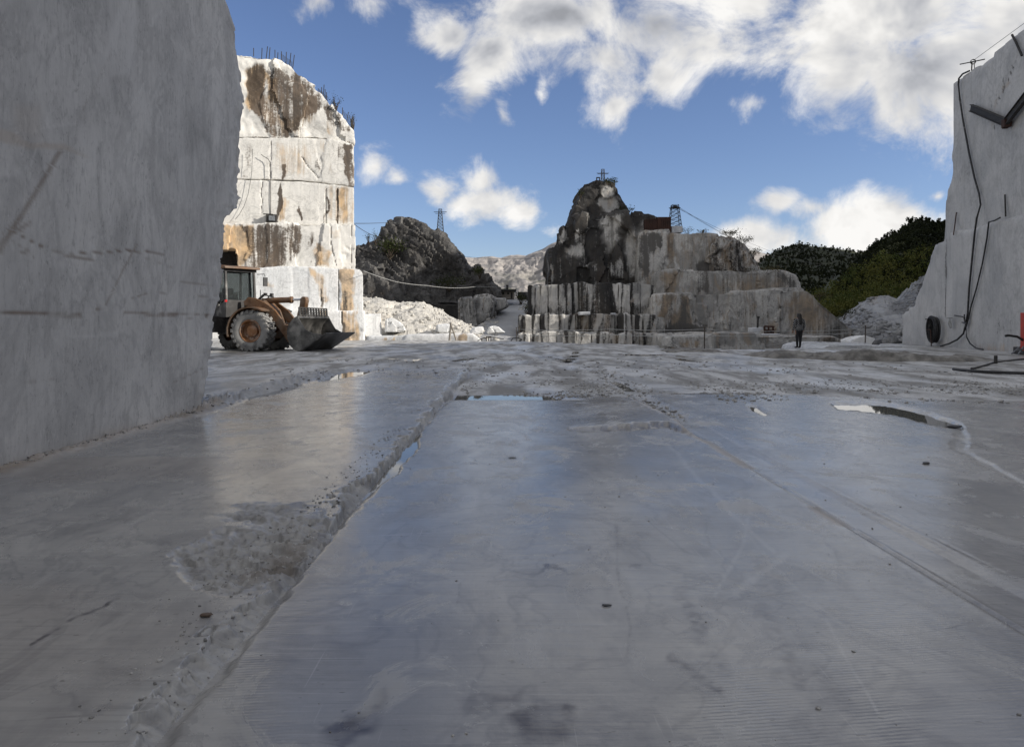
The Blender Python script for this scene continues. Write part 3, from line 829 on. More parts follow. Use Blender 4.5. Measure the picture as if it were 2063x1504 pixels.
# standing water lying in the hollows
m_water, t_, b_ = new_mat('puddle_water')
setin(t_, b_, 'Base Color', (0.16, 0.155, 0.14)); setin(t_, b_, 'Roughness', 0.015); setin(t_, b_, 'IOR', 1.33)
co_ = N(t_, 'ShaderNodeTexCoord').outputs['Object']
setin(t_, b_, 'Specular IOR Level', 0.6)
setin(t_, b_, 'Normal', bump(t_, noise(t_, mapping(t_, co_, (1, 0.5, 1)), 3.0, 2, 0.5), 0.02, 0.01))
def water(x0, x1, y0, y1, z):
    n = 8
    xs, ys_ = np.linspace(x0, x1, n), np.linspace(y0, y1, n)
    A, B = np.meshgrid(xs, ys_)
    return link('puddle', np_mesh('puddle', np.stack([A.ravel(), B.ravel(), np.full(A.size, z)], 1), grid_faces(n, n), False), m_water, kind='structure')
water(-1.11, -0.85, 5.4, 9.0, -0.026)
water(-1.0, 1.1, 12.62, 14.4, -0.062)
water(2.19, 2.49, 14.5, 20.0, -0.036)
water(4.7, 6.0, 9.0, 12.6, -0.032)
water(3.4, 3.9, 10.3, 12.2, -0.028)
water(-4.9, -3.2, 15.8, 27.0, -0.004)
water(-5.4, -4.2, 12.3, 16.0, 0.0)
water(-4, 9, 26.0, 44.0, -0.043)

# ------------------------------------------------------------------ left sawn wall (runs beside the camera)
WX = -4.40
def left_wall():
    prof_px = [(408, 838), (410, 800), (416, 760), (425, 705), (433, 655), (441, 610), (446, 560), (449, 520), (452, 480), (456, 440), (470, 425), (482, 395), (486, 340), (488, 280),
               (491, 225), (488, 170), (481, 120), (475, 70), (466, 30), (458, 0), (448, -40), (440, -100)]
    py_, pz_ = [], []
    for px, py in prof_px:
        D = WX * F / (px - CX)
        py_.append(D); pz_.append(EYE + (HY - py) / F * D)
    zs = np.concatenate([np.linspace(-0.3, 7.4, 270), np.linspace(7.4, 13.0, 30)[1:]])
    ye = np.interp(zs, pz_, py_)
    ye = ye + 0.10 * (fbm2(zs * 0, zs, 1, 3.0, 5, 2.0) - 0.5) + 0.17 * cells2(zs * 0 + .5, zs, 2.3, 3) + 0.09 * cells2(zs * 0 + .5, zs, 7.0, 9)
    s = np.concatenate([np.linspace(0, 0.70, 36)[:-1], np.linspace(0.70, 1.0, 300)])
    y0 = -14.0
    Yg = y0 + s[None, :] * (ye[:, None] - y0)
    Zg = np.repeat(zs[:, None], len(s), 1)
    y, z = Yg.ravel(), Zg.ravel()
    n = len(y)
    f1 = fbm2(y, z, 0.25, 0.25, 4, 3.0) - 0.5
    f2 = fbm2(y, z, 1.1, 1.1, 4, 4.0) - 0.5
    f3 = fbm2(y, z, 5.0, 5.0, 4, 6.0) - 0.5
    x = WX + 0.05 * f1 + 0.012 * f2
    ed = np.repeat(ye[:, None], len(s), 1).ravel() - y
    rim = ss(0.55, 0.0, ed + 0.25 * f2)
    x = x - rim * (0.015 + 0.07 * (f2 + f3))                      # broken far edge
    pp = np.stack([CX + WX / np.maximum(y, 0.5) * F, HY - (z - EYE) / np.maximum(y, 0.5) * F], 1)
    jt = np.stack([f2 * 26 + f3 * 9, f3 * 16 + f2 * 12], 1)
    crack = np.zeros(n); pale = np.zeros(n); tan = np.zeros(n); scr = np.zeros(n)
    for ln, w, v in (([(122, 306), (75, 385), (22, 468), (0, 505)], 5.0, .7), ([(60, 450), (25, 470), (-40, 520)], 4, .6), ([(22, 464), (90, 500), (150, 512), (260, 505), (330, 512)], 1.5, .8),
                     ([(0, 508), (60, 510), (190, 524)], 1.3, .6), ([(278, 492), (250, 540), (215, 612)], 1.8, .55), ([(-20, 631), (60, 632), (110, 633), (165, 636)], 2.8, .9),
                     ([(195, 623), (300, 632), (440, 636)], 1.5, .7), ([(290, 634), (380, 640), (440, 640)], 1.2, .6), ([(265, 600), (300, 592), (340, 590)], 1.2, .5), ([(365, 568), (430, 577)], 1.0, .4),
                     ([(390, 598), (440, 597)], 1.0, .5), ([(0, 775), (110, 763)], 1.1, .35), ([(410, 742), (350, 768)], 1.2, .4), ([(155, 250), (190, 180), (225, 110)], 1.3, .25), ([(55, 500), (70, 520)], 1, .4),
                     ([(0, 465), (35, 492), (60, 508)], 1.1, .4), ([(280, 515), (350, 540)], 1.0, .35)):
        m_ = ss(w * 1.6, w * 0.35, line_d(pp + jt * 0.28, ln)) * np.clip(0.85 + 0.8 * f3, 0.4, 1.1)
        crack = np.maximum(crack, v * m_)
    for poly, s_, v in (([(-20, 255), (25, 265), (60, 288), (125, 290), (185, 318), (130, 302), (60, 300), (0, 285)], 4, .6), ([(25, 210), (85, 215), (85, 285), (30, 270)], 14, .28)):
        tan = np.maximum(tan, v * ss(s_, -s_, poly_sd(pp + jt * 0.35, poly)))
    for poly, s_, v in (([(245, 0), (275, 0), (270, 130), (260, 150), (225, 155), (212, 110), (225, 60)], 4, .34), ([(358, 320), (395, 305), (400, 380), (392, 420), (360, 420)], 4, .26), ([(0, 345), (40, 340), (42, 352), (0, 358)], 3, .25)):
        pale = np.maximum(pale, v * ss(s_, -s_, poly_sd(pp + jt * 0.25, poly)))
    rs = np.random.RandomState(4)
    for k in range(46):                                                # pale scratches left by the wire
        a = np.array([rs.uniform(0, 460), rs.uniform(0, 860)])
        L = rs.uniform(25, 110); an = rs.choice([1.9, 1.2, 0.1, -0.15, 2.2]) + rs.uniform(-.25, .25)
        mid_ = a + np.array([math.cos(an), math.sin(an)]) * L * .5 + rs.uniform(-8, 8, 2)
        ln = [a, mid_, a + np.array([math.cos(an), math.sin(an)]) * L]
        w = rs.uniform(0.7, 2.0)
        pale = np.maximum(pale, rs.uniform(.12, .42) * ss(w * 1.7, w * .4, line_d(pp + jt * 0.2, ln)))
    x = x - 0.006 * crack
    tan = np.maximum(tan, 0.5 * ss(0.16, 0.0, z + 0.12 * f2))
    Vt = np.stack([x, y, z], 1)
    nr, nc = len(zs), len(s)
    Qf = grid_faces(nr, nc)[:, ::-1]
    # return face round the broken end, far side, top
    end = Vt.reshape(nr, nc, 3)[:, -1]
    cols = [end]
    for dxx in (0.18, 0.6, 1.6, 3.5, 6.5):
        e2 = end.copy(); e2[:, 0] -= dxx
        e2[:, 1] -= 0.10 * dxx + 0.25 * (fbm2(zs * 0 + dxx, zs, 1, 1.2, 4, 9.0) - 0.3)
        cols.append(e2)
    bk = cols[-1].copy(); bk[:, 1] = y0; cols.append(bk)
    Ve = np.stack(cols[1:], 1)
    base = len(Vt)
    Vall = np.concatenate([Vt, Ve.reshape(-1, 3)])
    ne = Ve.shape[1]
    idx = np.concatenate([(np.arange(nr) * nc + nc - 1)[:, None], base + np.arange(nr * ne).reshape(nr, ne)], 1)
    Qe = np.stack([idx[:-1, :-1].ravel(), idx[1:, :-1].ravel(), idx[1:, 1:].ravel(), idx[:-1, 1:].ravel()], 1)
    topi = np.concatenate([idx[-1, :], (np.arange(nc) + (nr - 1) * nc)[::-1][1:]])
    Qt = np.array([[(nr - 1) * nc + nc - 2, (nr - 1) * nc + nc - 1, idx[-1, -2], idx[-1, -1]], [(nr - 1) * nc, (nr - 1) * nc + nc - 2, idx[-1, -1], idx[-1, -1]]])
    pad = np.zeros(nr * ne)
    at = {k: np.concatenate([v, pad]) for k, v in dict(crack=crack, pale=pale, tan=tan).items()}
    me = np_mesh('wall', Vall, np.concatenate([Qf, Qe, Qt[:1]]), True, at)
    m, t, b = new_mat('left_wall_marble')
    co = N(t, 'ShaderNodeTexCoord').outputs['Object']
    big = noise(t, co, 0.30, 3, 0.6, 0.8)
    mid = noise(t, mapping(t, co, (1, 1, 0.6), (0.6, 0, 0)), 1.6, 6, 0.68, 0.7)
    strk = noise(t, mapping(t, co, (1, 14, 1.6), (0.55, 0, 0)), 1.0, 4, 0.65, 0.3)
    cl = noise(t, co, 12.0, 4, 0.72, 0.4)
    vn = noise(t, mapping(t, co, (1, 1, 0.55), (0.7, 0, 0)), 0.8, 5, 0.64, 0.5)
    vl = sstep(t, mth(t, 'ABSOLUTE', mth(t, 'SUBTRACT', vn, 0.5)), 0.0, 0.04, 1.0, 0.0)
    c = mixc(t, sstep(t, big, 0.35, 0.65), (0.56, 0.55, 0.535), (0.72, 0.705, 0.68))
    c = mixc(t, mth(t, 'MULTIPLY', sstep(t, mid, 0.42, 0.72), 0.6), c, (0.37, 0.365, 0.36))
    c = mixc(t, mth(t, 'MULTIPLY', sstep(t, strk, 0.50, 0.74), 0.24), c, (0.34, 0.337, 0.333))
    c = mixc(t, mth(t, 'MULTIPLY', vl, 0.25), c, (0.28, 0.277, 0.275))
    c = mixc(t, mth(t, 'MULTIPLY', sstep(t, cl, 0.45, 0.75), 0.25), c, (0.36, 0.355, 0.35))
    f1 = noise(t, mapping(t, co, (1, 70, 5), (0.5, 0, 0)), 1.0, 3, 0.7)
    f2 = noise(t, mapping(t, co, (1, 6, 60), (0.12, 0, 0)), 1.0, 3, 0.7)
    fl = noise(t, mapping(t, co, (1, 34, 16), (0.6, 0, 0)), 1.0, 3, 0.7)
    c = mixc(t, mth(t, 'MULTIPLY', sstep(t, f1, 0.56, 0.68), 0.16), c, (0.23, 0.225, 0.22))
    c = mixc(t, mth(t, 'MULTIPLY', sstep(t, f2, 0.62, 0.70), 0.35), c, (0.64, 0.625, 0.60))
    c = mixc(t, mth(t, 'MULTIPLY', mth(t, 'MULTIPLY', sstep(t, fl, 0.58, 0.68), sstep(t, mid, 0.40, 0.62)), 0.5), c, (0.15, 0.148, 0.148))
    for rot_, sc_, wd_, am_, cc_ in ((0.95, .9, .010, .5, (0.30, 0.295, 0.29)), (-0.75, 1.3, .009, .4, (0.80, 0.785, 0.76)), (0.35, 2.1, .012, .35, (0.29, 0.28, 0.27))):
        vv = noise(t, mapping(t, co, (1, 2.6, .55), (rot_, 0, 0)), sc_, 5, 0.55, 0.25)
        vv = sstep(t, mth(t, 'ABSOLUTE', mth(t, 'SUBTRACT', vv, 0.5)), 0.0, wd_, 1.0, 0.0)
        c = mixc(t, mth(t, 'MULTIPLY', mth(t, 'MULTIPLY', vv, am_), sstep(t, cl, 0.35, 0.6)), c, cc_)
    c = mixc(t, mth(t, 'MULTIPLY', attr(t, 'pale'), 0.75), c, (0.84, 0.83, 0.81))
    c = mixc(t, mth(t, 'MULTIPLY', attr(t, 'tan'), 0.8), c, (0.50, 0.42, 0.345))
    c = mixc(t, attr(t, 'crack'), c, mixc(t, cl, (0.15, 0.105, 0.075), (0.30, 0.235, 0.185)))
    setin(t, b, 'Base Color', c)
    setin(t, b, 'Roughness', mth(t, 'MULTIPLY_ADD', mid, 0.2, 0.5))
    setin(t, b, 'Specular IOR Level', 0.3)
    hh = mth(t, 'ADD', mth(t, 'MULTIPLY', mid, 0.8), mth(t, 'MULTIPLY', strk, 0.7))
    setin(t, b, 'Normal', bump(t, mth(t, 'MULTIPLY_ADD', cl, 0.35, hh), 0.6, 0.012))
    o = link('quarry_wall', me, m)
    tag(o, 'tall grey sawn marble wall with brown cracks filling the left side', 'wall')
left_wall()

# ------------------------------------------------------------------ right sawn wall in two benches
RW = thing('quarry_wall', 'pale sawn marble wall in two benches at the right edge, hung with cables', 'wall', (22, 38, 0))
_a = math.atan2(15.0, 2.7)
PLR = (24.2, 46.0, _a - math.pi)     # vertical plane through the wall foot
def plr(off):                         # shifted towards the camera side
    a = PLR[2]
    n = (-math.sin(a), math.cos(a))
    s = -1 if n[0] > 0 else 1
    return (PLR[0] + n[0] * off * s, PLR[1] + n[1] * off * s, a if n[0] > 0 else a + math.pi)
PLU, PLL = plr(-0.25), plr(0.0)
low_px = [(1815, 702), (1816, 680), (1823, 662), (1817, 640), (1817, 629), (1838, 621), (1850, 588), (1862, 554), (1872, 520), (1881, 492), (1899, 485), (1904, 470), (1960, 458), (1998, 446), (2063, 430), (2400, 345), (2900, 215), (2900, 950), (2063, 722)]
up_px = [(1890, 660), (1893, 520), (1903, 453), (1907, 405), (1904, 419), (1910, 383), (1919, 335), (1914, 318), (1920, 279), (1919, 230), (1920, 168), (1953, 142), (1998, 112), (2012, 95), (2063, 56), (2400, -200), (2900, -560), (2900, 800), (2063, 690)]
rock('bench_face', low_px, PLL, 4.0, 0.2, M_SAWN, RW, amp=0.05, freq=0.35, cells=0, sharp=50, seed=2.0, rough_edge=1.0,
     paints=[('rust', [(1960, 690), (2063, 690), (2063, 715), (1960, 705)], 10, .35), ('pale', [(1820, 560), (1900, 500), (1990, 470), (1960, 690), (1820, 690)], 40, .25), ('stain', [(1980, 640), (2060, 630), (2060, 680), (1990, 685)], 18, .22)],
     grooves=[([(1905, 470), (1904, 560), (1902, 640)], 2.2, 0.06)])
rock('bench_face', up_px, PLU, 5.0, 0.2, M_SAWN, RW, amp=0.06, freq=0.35, sharp=50, seed=3.0, rough_edge=1.2,
     paints=[('stain', [(1995, 220), (2010, 170), (2040, 120), (2050, 130), (2020, 190), (2000, 260)], 6, .22), ('rust', [(1998, 260), (2005, 210), (2030, 160), (2036, 165), (2012, 220)], 4, .5),
             ('stain', [(1905, 330), (1930, 300), (1990, 330), (1960, 420)], 30, .15)],
     grooves=[([(2003, 262), (2005, 220), (2030, 165), (2050, 110)], 1.5, 0.05)])
# unseen cliff added off to the right, its heights shaped to shade floor and mound
def cliff(name, label, prof, thick=26.0, seed=1.0):
    """prof: (x, y, top) along the foot of the cliff"""
    xs = np.interp(np.linspace(0, 1, 90), np.linspace(0, 1, len(prof)), [p[0] for p in prof])
    yy = np.interp(np.linspace(0, 1, 90), np.linspace(0, 1, len(prof)), [p[1] for p in prof])
    tp = np.interp(np.linspace(0, 1, 90), np.linspace(0, 1, len(prof)), [p[2] for p in prof])
    rows, nx = [], 90
    zf = np.linspace(0, 1, 40)
    for f in zf:
        z = -4.5 + f * (tp + 4.5)
        bench = np.floor(f * 5) * 0.8
        rows.append(np.stack([xs + bench + 0.8 * (fbm2(yy, z, 0.15, 0.15, 4, seed) - 0.5), yy, z + 0.5 * (fbm2(yy, z, 0.3, 0.3, 3, seed + 4) - 0.5)], 1))
    top = rows[-1].copy(); top[:, 0] += thick; rows.append(top)
    bt = top.copy(); bt[:, 2] = -4.5; rows.append(bt)
    V = np.concatenate(rows)
    o = link(name, np_mesh(name, V, grid_faces(len(rows), nx)), M_SAWN)
    return tag(o, label, 'cliff')
cliff('shade_cliff', 'unseen benched cliff added beyond the right edge to throw shade',
      [(27, -60, 26), (27, -35, 26), (26, -12, 26), (25, 6, 22), (29, 26, 20), (33.5, 40, 18), (40.5, 52, 17), (49, 63, 18.5), (56, 76, 38), (72, 100, 52), (92, 130, 56), (120, 172, 52), (175, 250, 46), (235, 338, 80), (300, 430, 140)], seed=6.0)

# ------------------------------------------------------------------ sunlit tower of marble on the left
TW = thing('marble_cliff', 'tall sunlit marble pillar cut in steps behind the wheel loader', 'cliff', (-18, 64, -4))
ANG = math.radians(17)
def plt(off):
    return (-13.8 + math.sin(ANG) * off, 66 - math.cos(ANG) * off, ANG)
T = TW
rock('upper_mass', [(420, 118), (455, 108), (480, 107), (505, 110), (520, 117), (545, 116), (565, 121), (585, 133), (602, 152), (625, 168), (648, 188), (668, 213), (690, 236), (703, 252), (712, 263), (712, 292), (655, 281), (600, 279), (520, 279), (420, 279)],
     plt(0.0), 7.0, 0.11, M_TOWER, T, amp=0.30, freq=0.5, cells=70, camp=0.22, cscale=(1, 1, 0.45), rough_edge=1.6, seed=4.0,
     paints=[('pale', [(420, 100), (545, 112), (580, 132), (515, 128), (495, 140), (492, 190), (500, 240), (520, 262), (420, 275)], 4, 1.0),
             ('stain', [(494, 138), (520, 122), (570, 132), (600, 162), (630, 198), (640, 225), (612, 236), (600, 262), (578, 277), (545, 272), (520, 240), (503, 215), (494, 190)], 5, .60),
             ('rust', [(490, 138), (530, 128), (545, 150), (525, 185), (505, 225), (492, 210)], 6, .75), ('stain', [(500, 145), (570, 135), (625, 190), (680, 245), (690, 270), (640, 250), (600, 275), (540, 272), (505, 225)], 10, .14), ('rust', [(500, 140), (600, 160), (640, 240), (560, 275), (505, 220)], 14, .35), ('rust', [(560, 240), (610, 230), (600, 280), (565, 275)], 8, .5), ('rust', [(545, 150), (565, 150), (560, 220), (545, 200)], 7, .5),
             ('stain', [(584, 133), (640, 186), (690, 238), (710, 265), (690, 262), (640, 222), (600, 172)], 4, .55), ('rust', [(655, 225), (680, 245), (675, 275), (660, 270)], 5, .45),
             ('stain', [(505, 270), (712, 285), (712, 294), (505, 280)], 2, .5)])
rock('bench_face', [(425, 277), (520, 277), (600, 277), (655, 279), (690, 284), (712, 292), (713, 376), (690, 372), (600, 363), (425, 359)], plt(0.15), 7.0, 0.11, M_TOWER, T, amp=0.045, freq=0.6, cells=16, camp=0.06, cscale=(1.3, 1, .4), rough_edge=.8, seed=5.0,
     paints=[('stain', [(486, 300), (510, 285), (515, 310), (500, 355), (486, 355)], 6, .5), ('stain', [(697, 285), (714, 290), (714, 378), (704, 378), (696, 345), (700, 310)], 4, .75), ('stain', [(655, 282), (712, 290), (700, 320), (670, 310)], 8, .4),
             ('stain', [(635, 315), (645, 312), (640, 360), (634, 340)], 3, .75), ('stain', [(565, 330), (574, 330), (572, 362), (568, 362)], 2.5, .7), ('rust', [(550, 285), (660, 285), (690, 360), (560, 355)], 20, .36), ('stain', [(486, 353), (510, 353), (510, 359), (486, 359)], 2, .6)],
     grooves=[([(545, 285), (545, 360)], 1.5, .12), ([(608, 315), (620, 335), (630, 345), (642, 360)], 1.5, .1)])
rock('bench_face', [(415, 361), (600, 365), (690, 373), (713, 377), (714, 455), (415, 455)], plt(0.35), 7.0, 0.11, M_TOWER, T, amp=0.045, freq=0.6, cells=14, camp=0.06, cscale=(1.5, 1, .3), rough_edge=.8, seed=6.0,
     paints=[('stain', [(569, 362), (574, 385), (572, 420), (560, 448), (554, 448), (562, 400)], 2.5, .95), ('rust', [(570, 375), (582, 400), (578, 445), (562, 448)], 6, .7), ('stain', [(602, 408), (607, 445), (601, 447), (600, 430)], 2.5, .95), ('rust', [(655, 375), (700, 378), (690, 450), (655, 450)], 10, .42),
             ('stain', [(655, 395), (660, 395), (658, 450), (655, 450)], 2, .7), ('stain', [(678, 385), (684, 385), (682, 450), (678, 450)], 2.5, .6), ('rust', [(683, 380), (714, 380), (714, 450), (690, 450)], 7, .45)],
     grooves=[([(527, 362), (527, 430)], 1.2, .1), ([(656, 380), (656, 450)], 1.6, .14), ([(680, 380), (680, 450)], 1.6, .14)])
rock('bench_face', [(425, 449), (470, 450), (540, 449), (600, 450), (640, 452), (716, 453), (717, 545), (480, 545), (477, 530), (477, 502), (455, 500), (425, 500)], plt(1.0), 7.0, 0.11, M_TOWER, T, amp=0.10, freq=0.7, cells=30, camp=0.12, cscale=(1.4, 1, .4), rough_edge=1.0, seed=7.0,
     paints=[('rust', [(425, 450), (505, 450), (515, 470), (495, 540), (425, 545)], 8, .8), ('stain', [(488, 452), (604, 452), (604, 480), (600, 500), (585, 540), (505, 540), (496, 500)], 6, .62), ('rust', [(495, 470), (600, 480), (580, 540), (500, 540)], 10, .45), ('stain', [(618, 460), (635, 470), (625, 530), (618, 525)], 4, .5),
             ('rust', [(640, 492), (666, 500), (664, 540), (632, 540)], 6, .7), ('rust', [(665, 460), (685, 460), (680, 480), (670, 478)], 4, .6), ('stain', [(640, 515), (650, 510), (660, 540), (640, 540)], 4, .4), ('pale', [(600, 455), (716, 455), (716, 540), (668, 540), (660, 490), (620, 470)], 8, .6)],
     grooves=[([(665, 453), (668, 500), (678, 535)], 1.4, .12), ([(708, 455), (708, 540)], 1.2, .12)])
rock('bench_face', [(420, 540), (470, 543), (560, 536), (620, 536), (690, 540), (716, 540), (727, 543), (732, 552), (733, 580), (733, 632), (420, 632)], plt(2.4), 7.0, 0.12, M_FRESH, T, amp=0.035, freq=0.5, cells=14, camp=0.05, cscale=(1.4, 1, .3), rough_edge=.8, seed=8.0,
     paints=[('rust', [(683, 545), (712, 545), (708, 628), (683, 628)], 4, .9), ('stain', [(684, 585), (706, 585), (706, 628), (684, 628)], 6, .5), ('rust', [(622, 540), (650, 550), (660, 610), (652, 624), (640, 580)], 5, .62), ('stain', [(645, 595), (655, 600), (656, 622), (648, 618)], 3, .6), ('rust', [(530, 565), (560, 570), (555, 580), (525, 578)], 5, .4), ('rust', [(712, 560), (722, 560), (720, 628), (712, 628)], 3, .4)],
     grooves=[([(682, 540), (682, 630)], 1.6, .16), ([(646, 540), (646, 560), (648, 625)], 1.0, .08)])
rock('bench_face', [(415, 626), (600, 626), (735, 626), (735, 720), (415, 720)], plt(3.0), 7.0, 0.12, M_FRESH, T, amp=0.035, freq=0.5, cells=10, camp=0.05, rough_edge=.8, seed=9.0,
     paints=[('rust', [(690, 628), (720, 628), (728, 690), (695, 690)], 5, .7), ('stain', [(692, 650), (705, 650), (710, 690), (694, 690)], 4, .5), ('rust', [(640, 628), (660, 628), (655, 660)], 4, .5)],
     grooves=[([(688, 626), (688, 690)], 1.6, .14)])
rock('side_block', [(733, 632), (768, 631), (770, 676), (733, 678), (733, 720), (772, 720)][:4], plt(2.2), 4.0, 0.13, M_FRESH, T, amp=0.04, freq=0.5, rough_edge=.5, seed=10.0, bottom=-3.5)

# ------------------------------------------------------------------ low white ledge and sunlit rubble between tower and ramp
LEDGE = rock('marble_ledge', [(738, 677), (800, 675), (900, 674), (950, 673), (960, 679), (966, 686), (966, 715), (738, 715)], (0, 60.5, 0.0), 3.0, 0.13, M_FRESH, None, amp=0.08, freq=0.7, cells=12, camp=0.1, rough_edge=.8, seed=12.0,
     paints=[('rust', [(770, 676), (782, 676), (782, 690), (770, 690)], 3, .8), ('rust', [(790, 677), (800, 677), (800, 690), (790, 690)], 3, .8), ('rust', [(920, 675), (945, 675), (945, 690), (920, 690)], 5, .8), ('stain', [(742, 678), (752, 678), (750, 690), (743, 690)], 3, .5)])
tag(LEDGE, 'low white sawn ledge with rust patches at the foot of the sunlit rubble', 'ledge')

def sheet(name, rows, mat, nu=120, nv=80, amp=0.4, freq=0.4, seed=1.0, parent=None, kind='structure', base=None, paints=(), cells=0, camp=.3, octv=5, jit=5.0, sharp=None):
    """terrain through rows of (px, py, D) points, top row first; each row interpolated along px"""
    R = []
    for row in rows:
        k = np.linspace(0, 1, len(row))
        u = np.linspace(0, 1, nu)
        R.append(np.stack([np.interp(u, k, [p[i] for p in row]) for i in range(3)], 1))
    R = np.array(R)
    k = np.linspace(0, 1, len(rows)); v = np.linspace(0, 1, nv)
    S = np.empty((nv, nu, 3))
    for j in range(nu):
        for i in range(3):
            S[:, j, i] = np.interp(v, k, R[:, j, i])
    S = S.reshape(-1, 3)
    co = np.stack([(S[:, 0] - CX) / F * S[:, 2], S[:, 2], EYE + (HY - S[:, 1]) / F * S[:, 2]], 1)
    s3 = np.array([seed * 3.1, seed * 1.7, seed * 2.3])
    px = S[:, :2].copy()
    d = amp * (fbm(co * freq + s3, octv, .55) - .5) * 2
    if cells:
        rs = np.random.RandomState(int(seed * 7))
        sdv = co[rs.randint(0, len(co), cells)]
        off = rs.rand(cells) * 2 - 1
        best = np.full(len(co), 1e18); idx = np.zeros(len(co), int)
        for kk in range(cells):
            dd = ((co - sdv[kk]) ** 2).sum(1); mk = dd < best; best[mk] = dd[mk]; idx[mk] = kk
        d = d + off[idx] * camp
    co[:, 2] += d; co[:, 1] += d * 0.6
    at = {'stain': np.zeros(len(co)), 'rust': np.zeros(len(co)), 'pale': np.zeros(len(co))}
    for a, b in (base or {}).items(): at[a] += b
    jx = np.stack([fbm(co * freq * 2 + s3, 4), fbm(co * freq * 2 + s3 + 31.7, 4)], 1) - .5
    for an, poly, soft, val in paints:
        mk = ss(soft, -soft, poly_sd(px + jx * jit * 4, poly))
        at[an] = np.clip(at[an] + val * mk, -1, 1)
    me = np_mesh(name, co, grid_faces(nv, nu), True, at)
    if sharp: me.set_sharp_from_angle(angle=math.radians(sharp))
    return link(name, me, mat, parent, kind), co.reshape(nv, nu, 3)

rub_o, RUB = sheet('rubble_slope', [[(728, 600, 84), (790, 606, 84), (850, 608, 86), (930, 650, 80), (970, 668, 74)],
                  [(728, 615, 76), (755, 617, 76), (790, 632, 75), (852, 623, 77), (885, 646, 74), (915, 653, 72), (960, 672, 70)],
                  [(728, 650, 69), (780, 655, 69), (850, 652, 70), (900, 662, 69), (965, 680, 67)],
                  [(728, 682, 63.6), (800, 682, 63.6), (880, 682, 63.6), (975, 690, 63.6)]], M_RUBBLE, 170, 110, amp=0.42, freq=0.7, seed=3.0, cells=260, camp=.22, sharp=35,
                  paints=[('rust', [(740, 620), (790, 640), (800, 670), (740, 665)], 10, .35), ('stain', [(790, 634), (850, 625), (860, 650), (800, 645)], 8, .25)])
ramp_o, RAMP = sheet('ramp', [[(1022, 604, 128), (1062, 604, 128)], [(998, 632, 104), (1072, 630, 104)], [(958, 660, 86), (1056, 660, 86)], [(938, 690, 74), (1056, 690, 74)]], M_SCREE, 60, 70, amp=0.30, freq=0.5, seed=5.0,
                  base={'pale': .5}, paints=[('pale', [(1035, 606), (1058, 606), (1060, 640), (1010, 690), (975, 690), (1010, 640)], 6, .5), ('stain', [(950, 660), (1000, 630), (1000, 660), (960, 690)], 8, .3)])

# ------------------------------------------------------------------ dark rock hill behind
DH = rock('rocky_hill', [(690, 512), (717, 497), (748, 492), (765, 492), (768, 470), (772, 456), (782, 447), (800, 440), (818, 438), (832, 441), (850, 452), (868, 468), (885, 477), (905, 498), (925, 523), (940, 545), (952, 560), (955, 540), (960, 533), (967, 537), (972, 552), (985, 565), (1000, 582), (1010, 598), (1015, 660), (935, 660), (932, 612), (880, 612), (880, 690), (690, 690)],
     (0, 112, 0.0), 8.0, 0.27, M_DARKROCK, None, amp=1.7, freq=0.16, cells=200, camp=.35, cscale=(1, 1, 1), batter=0.55, rough_edge=1.4, seed=13.0, base={'stain': .30}, jit=8, strata=((0.55, -0.2, 0.8), .9, 0.6), facet=.45,
     paints=[('stain', [(770, 450), (840, 445), (930, 540), (900, 600), (780, 520)], 20, .25), ('pale', [(725, 530), (800, 545), (790, 600), (730, 590)], 20, .12), ('rust', [(870, 500), (900, 520), (890, 560)], 10, .4), ('rust', [(730, 570), (800, 580), (790, 620), (730, 610)], 14, .35), ('pale', [(735, 590), (790, 600), (850, 625), (800, 640), (735, 625)], 8, .35)])
tag(DH, 'dark craggy rock hill rising behind the sunlit rubble', 'hill')
# quarried faces at the mouth of the ramp
QF = thing('streaked_cutting', 'streaked vertical cut face at the left of the ramp below the long hut', 'cutting', P(960, 660, 95))
rock('cut_face', [(930, 600), (955, 597), (962, 660), (946, 664), (930, 650)], (0, 93, 0.1), 8.0, 0.2, M_MOUND, QF, amp=0.15, freq=0.4, cells=14, camp=.25, cscale=(2, 1, .3), base={'stain': .22}, seed=14.0)
rock('cut_face', [(952, 597), (985, 596), (992, 608), (985, 640), (960, 656), (952, 640)], (0, 95, -.1), 8.0, 0.2, M_MOUND, QF, amp=0.2, freq=0.4, cells=14, camp=.3, base={'stain': .42, 'rust': .2}, seed=15.0)
rock('cut_face', [(985, 599), (1018, 600), (1024, 615), (1010, 624), (992, 630), (985, 620)], (0, 101, 0), 6.0, 0.2, M_MOUND, QF, amp=0.15, freq=0.4, cells=10, camp=.25, cscale=(2, 1, .4), base={'stain': .2}, seed=16.0)
CV = rock('shaded_recess_back', [(868, 612), (938, 612), (938, 700), (868, 700)], (0, 112, 0), 6.0, 0.4, M_DARKROCK, None, amp=.4, freq=.3, base={'stain': .9}, seed=17.0)  # rock added behind the notch, blackened to give the recess its darkness
tag(CV, 'rock at the back of the deep recess beside the streaked face, blackened as its shade', 'rock face')

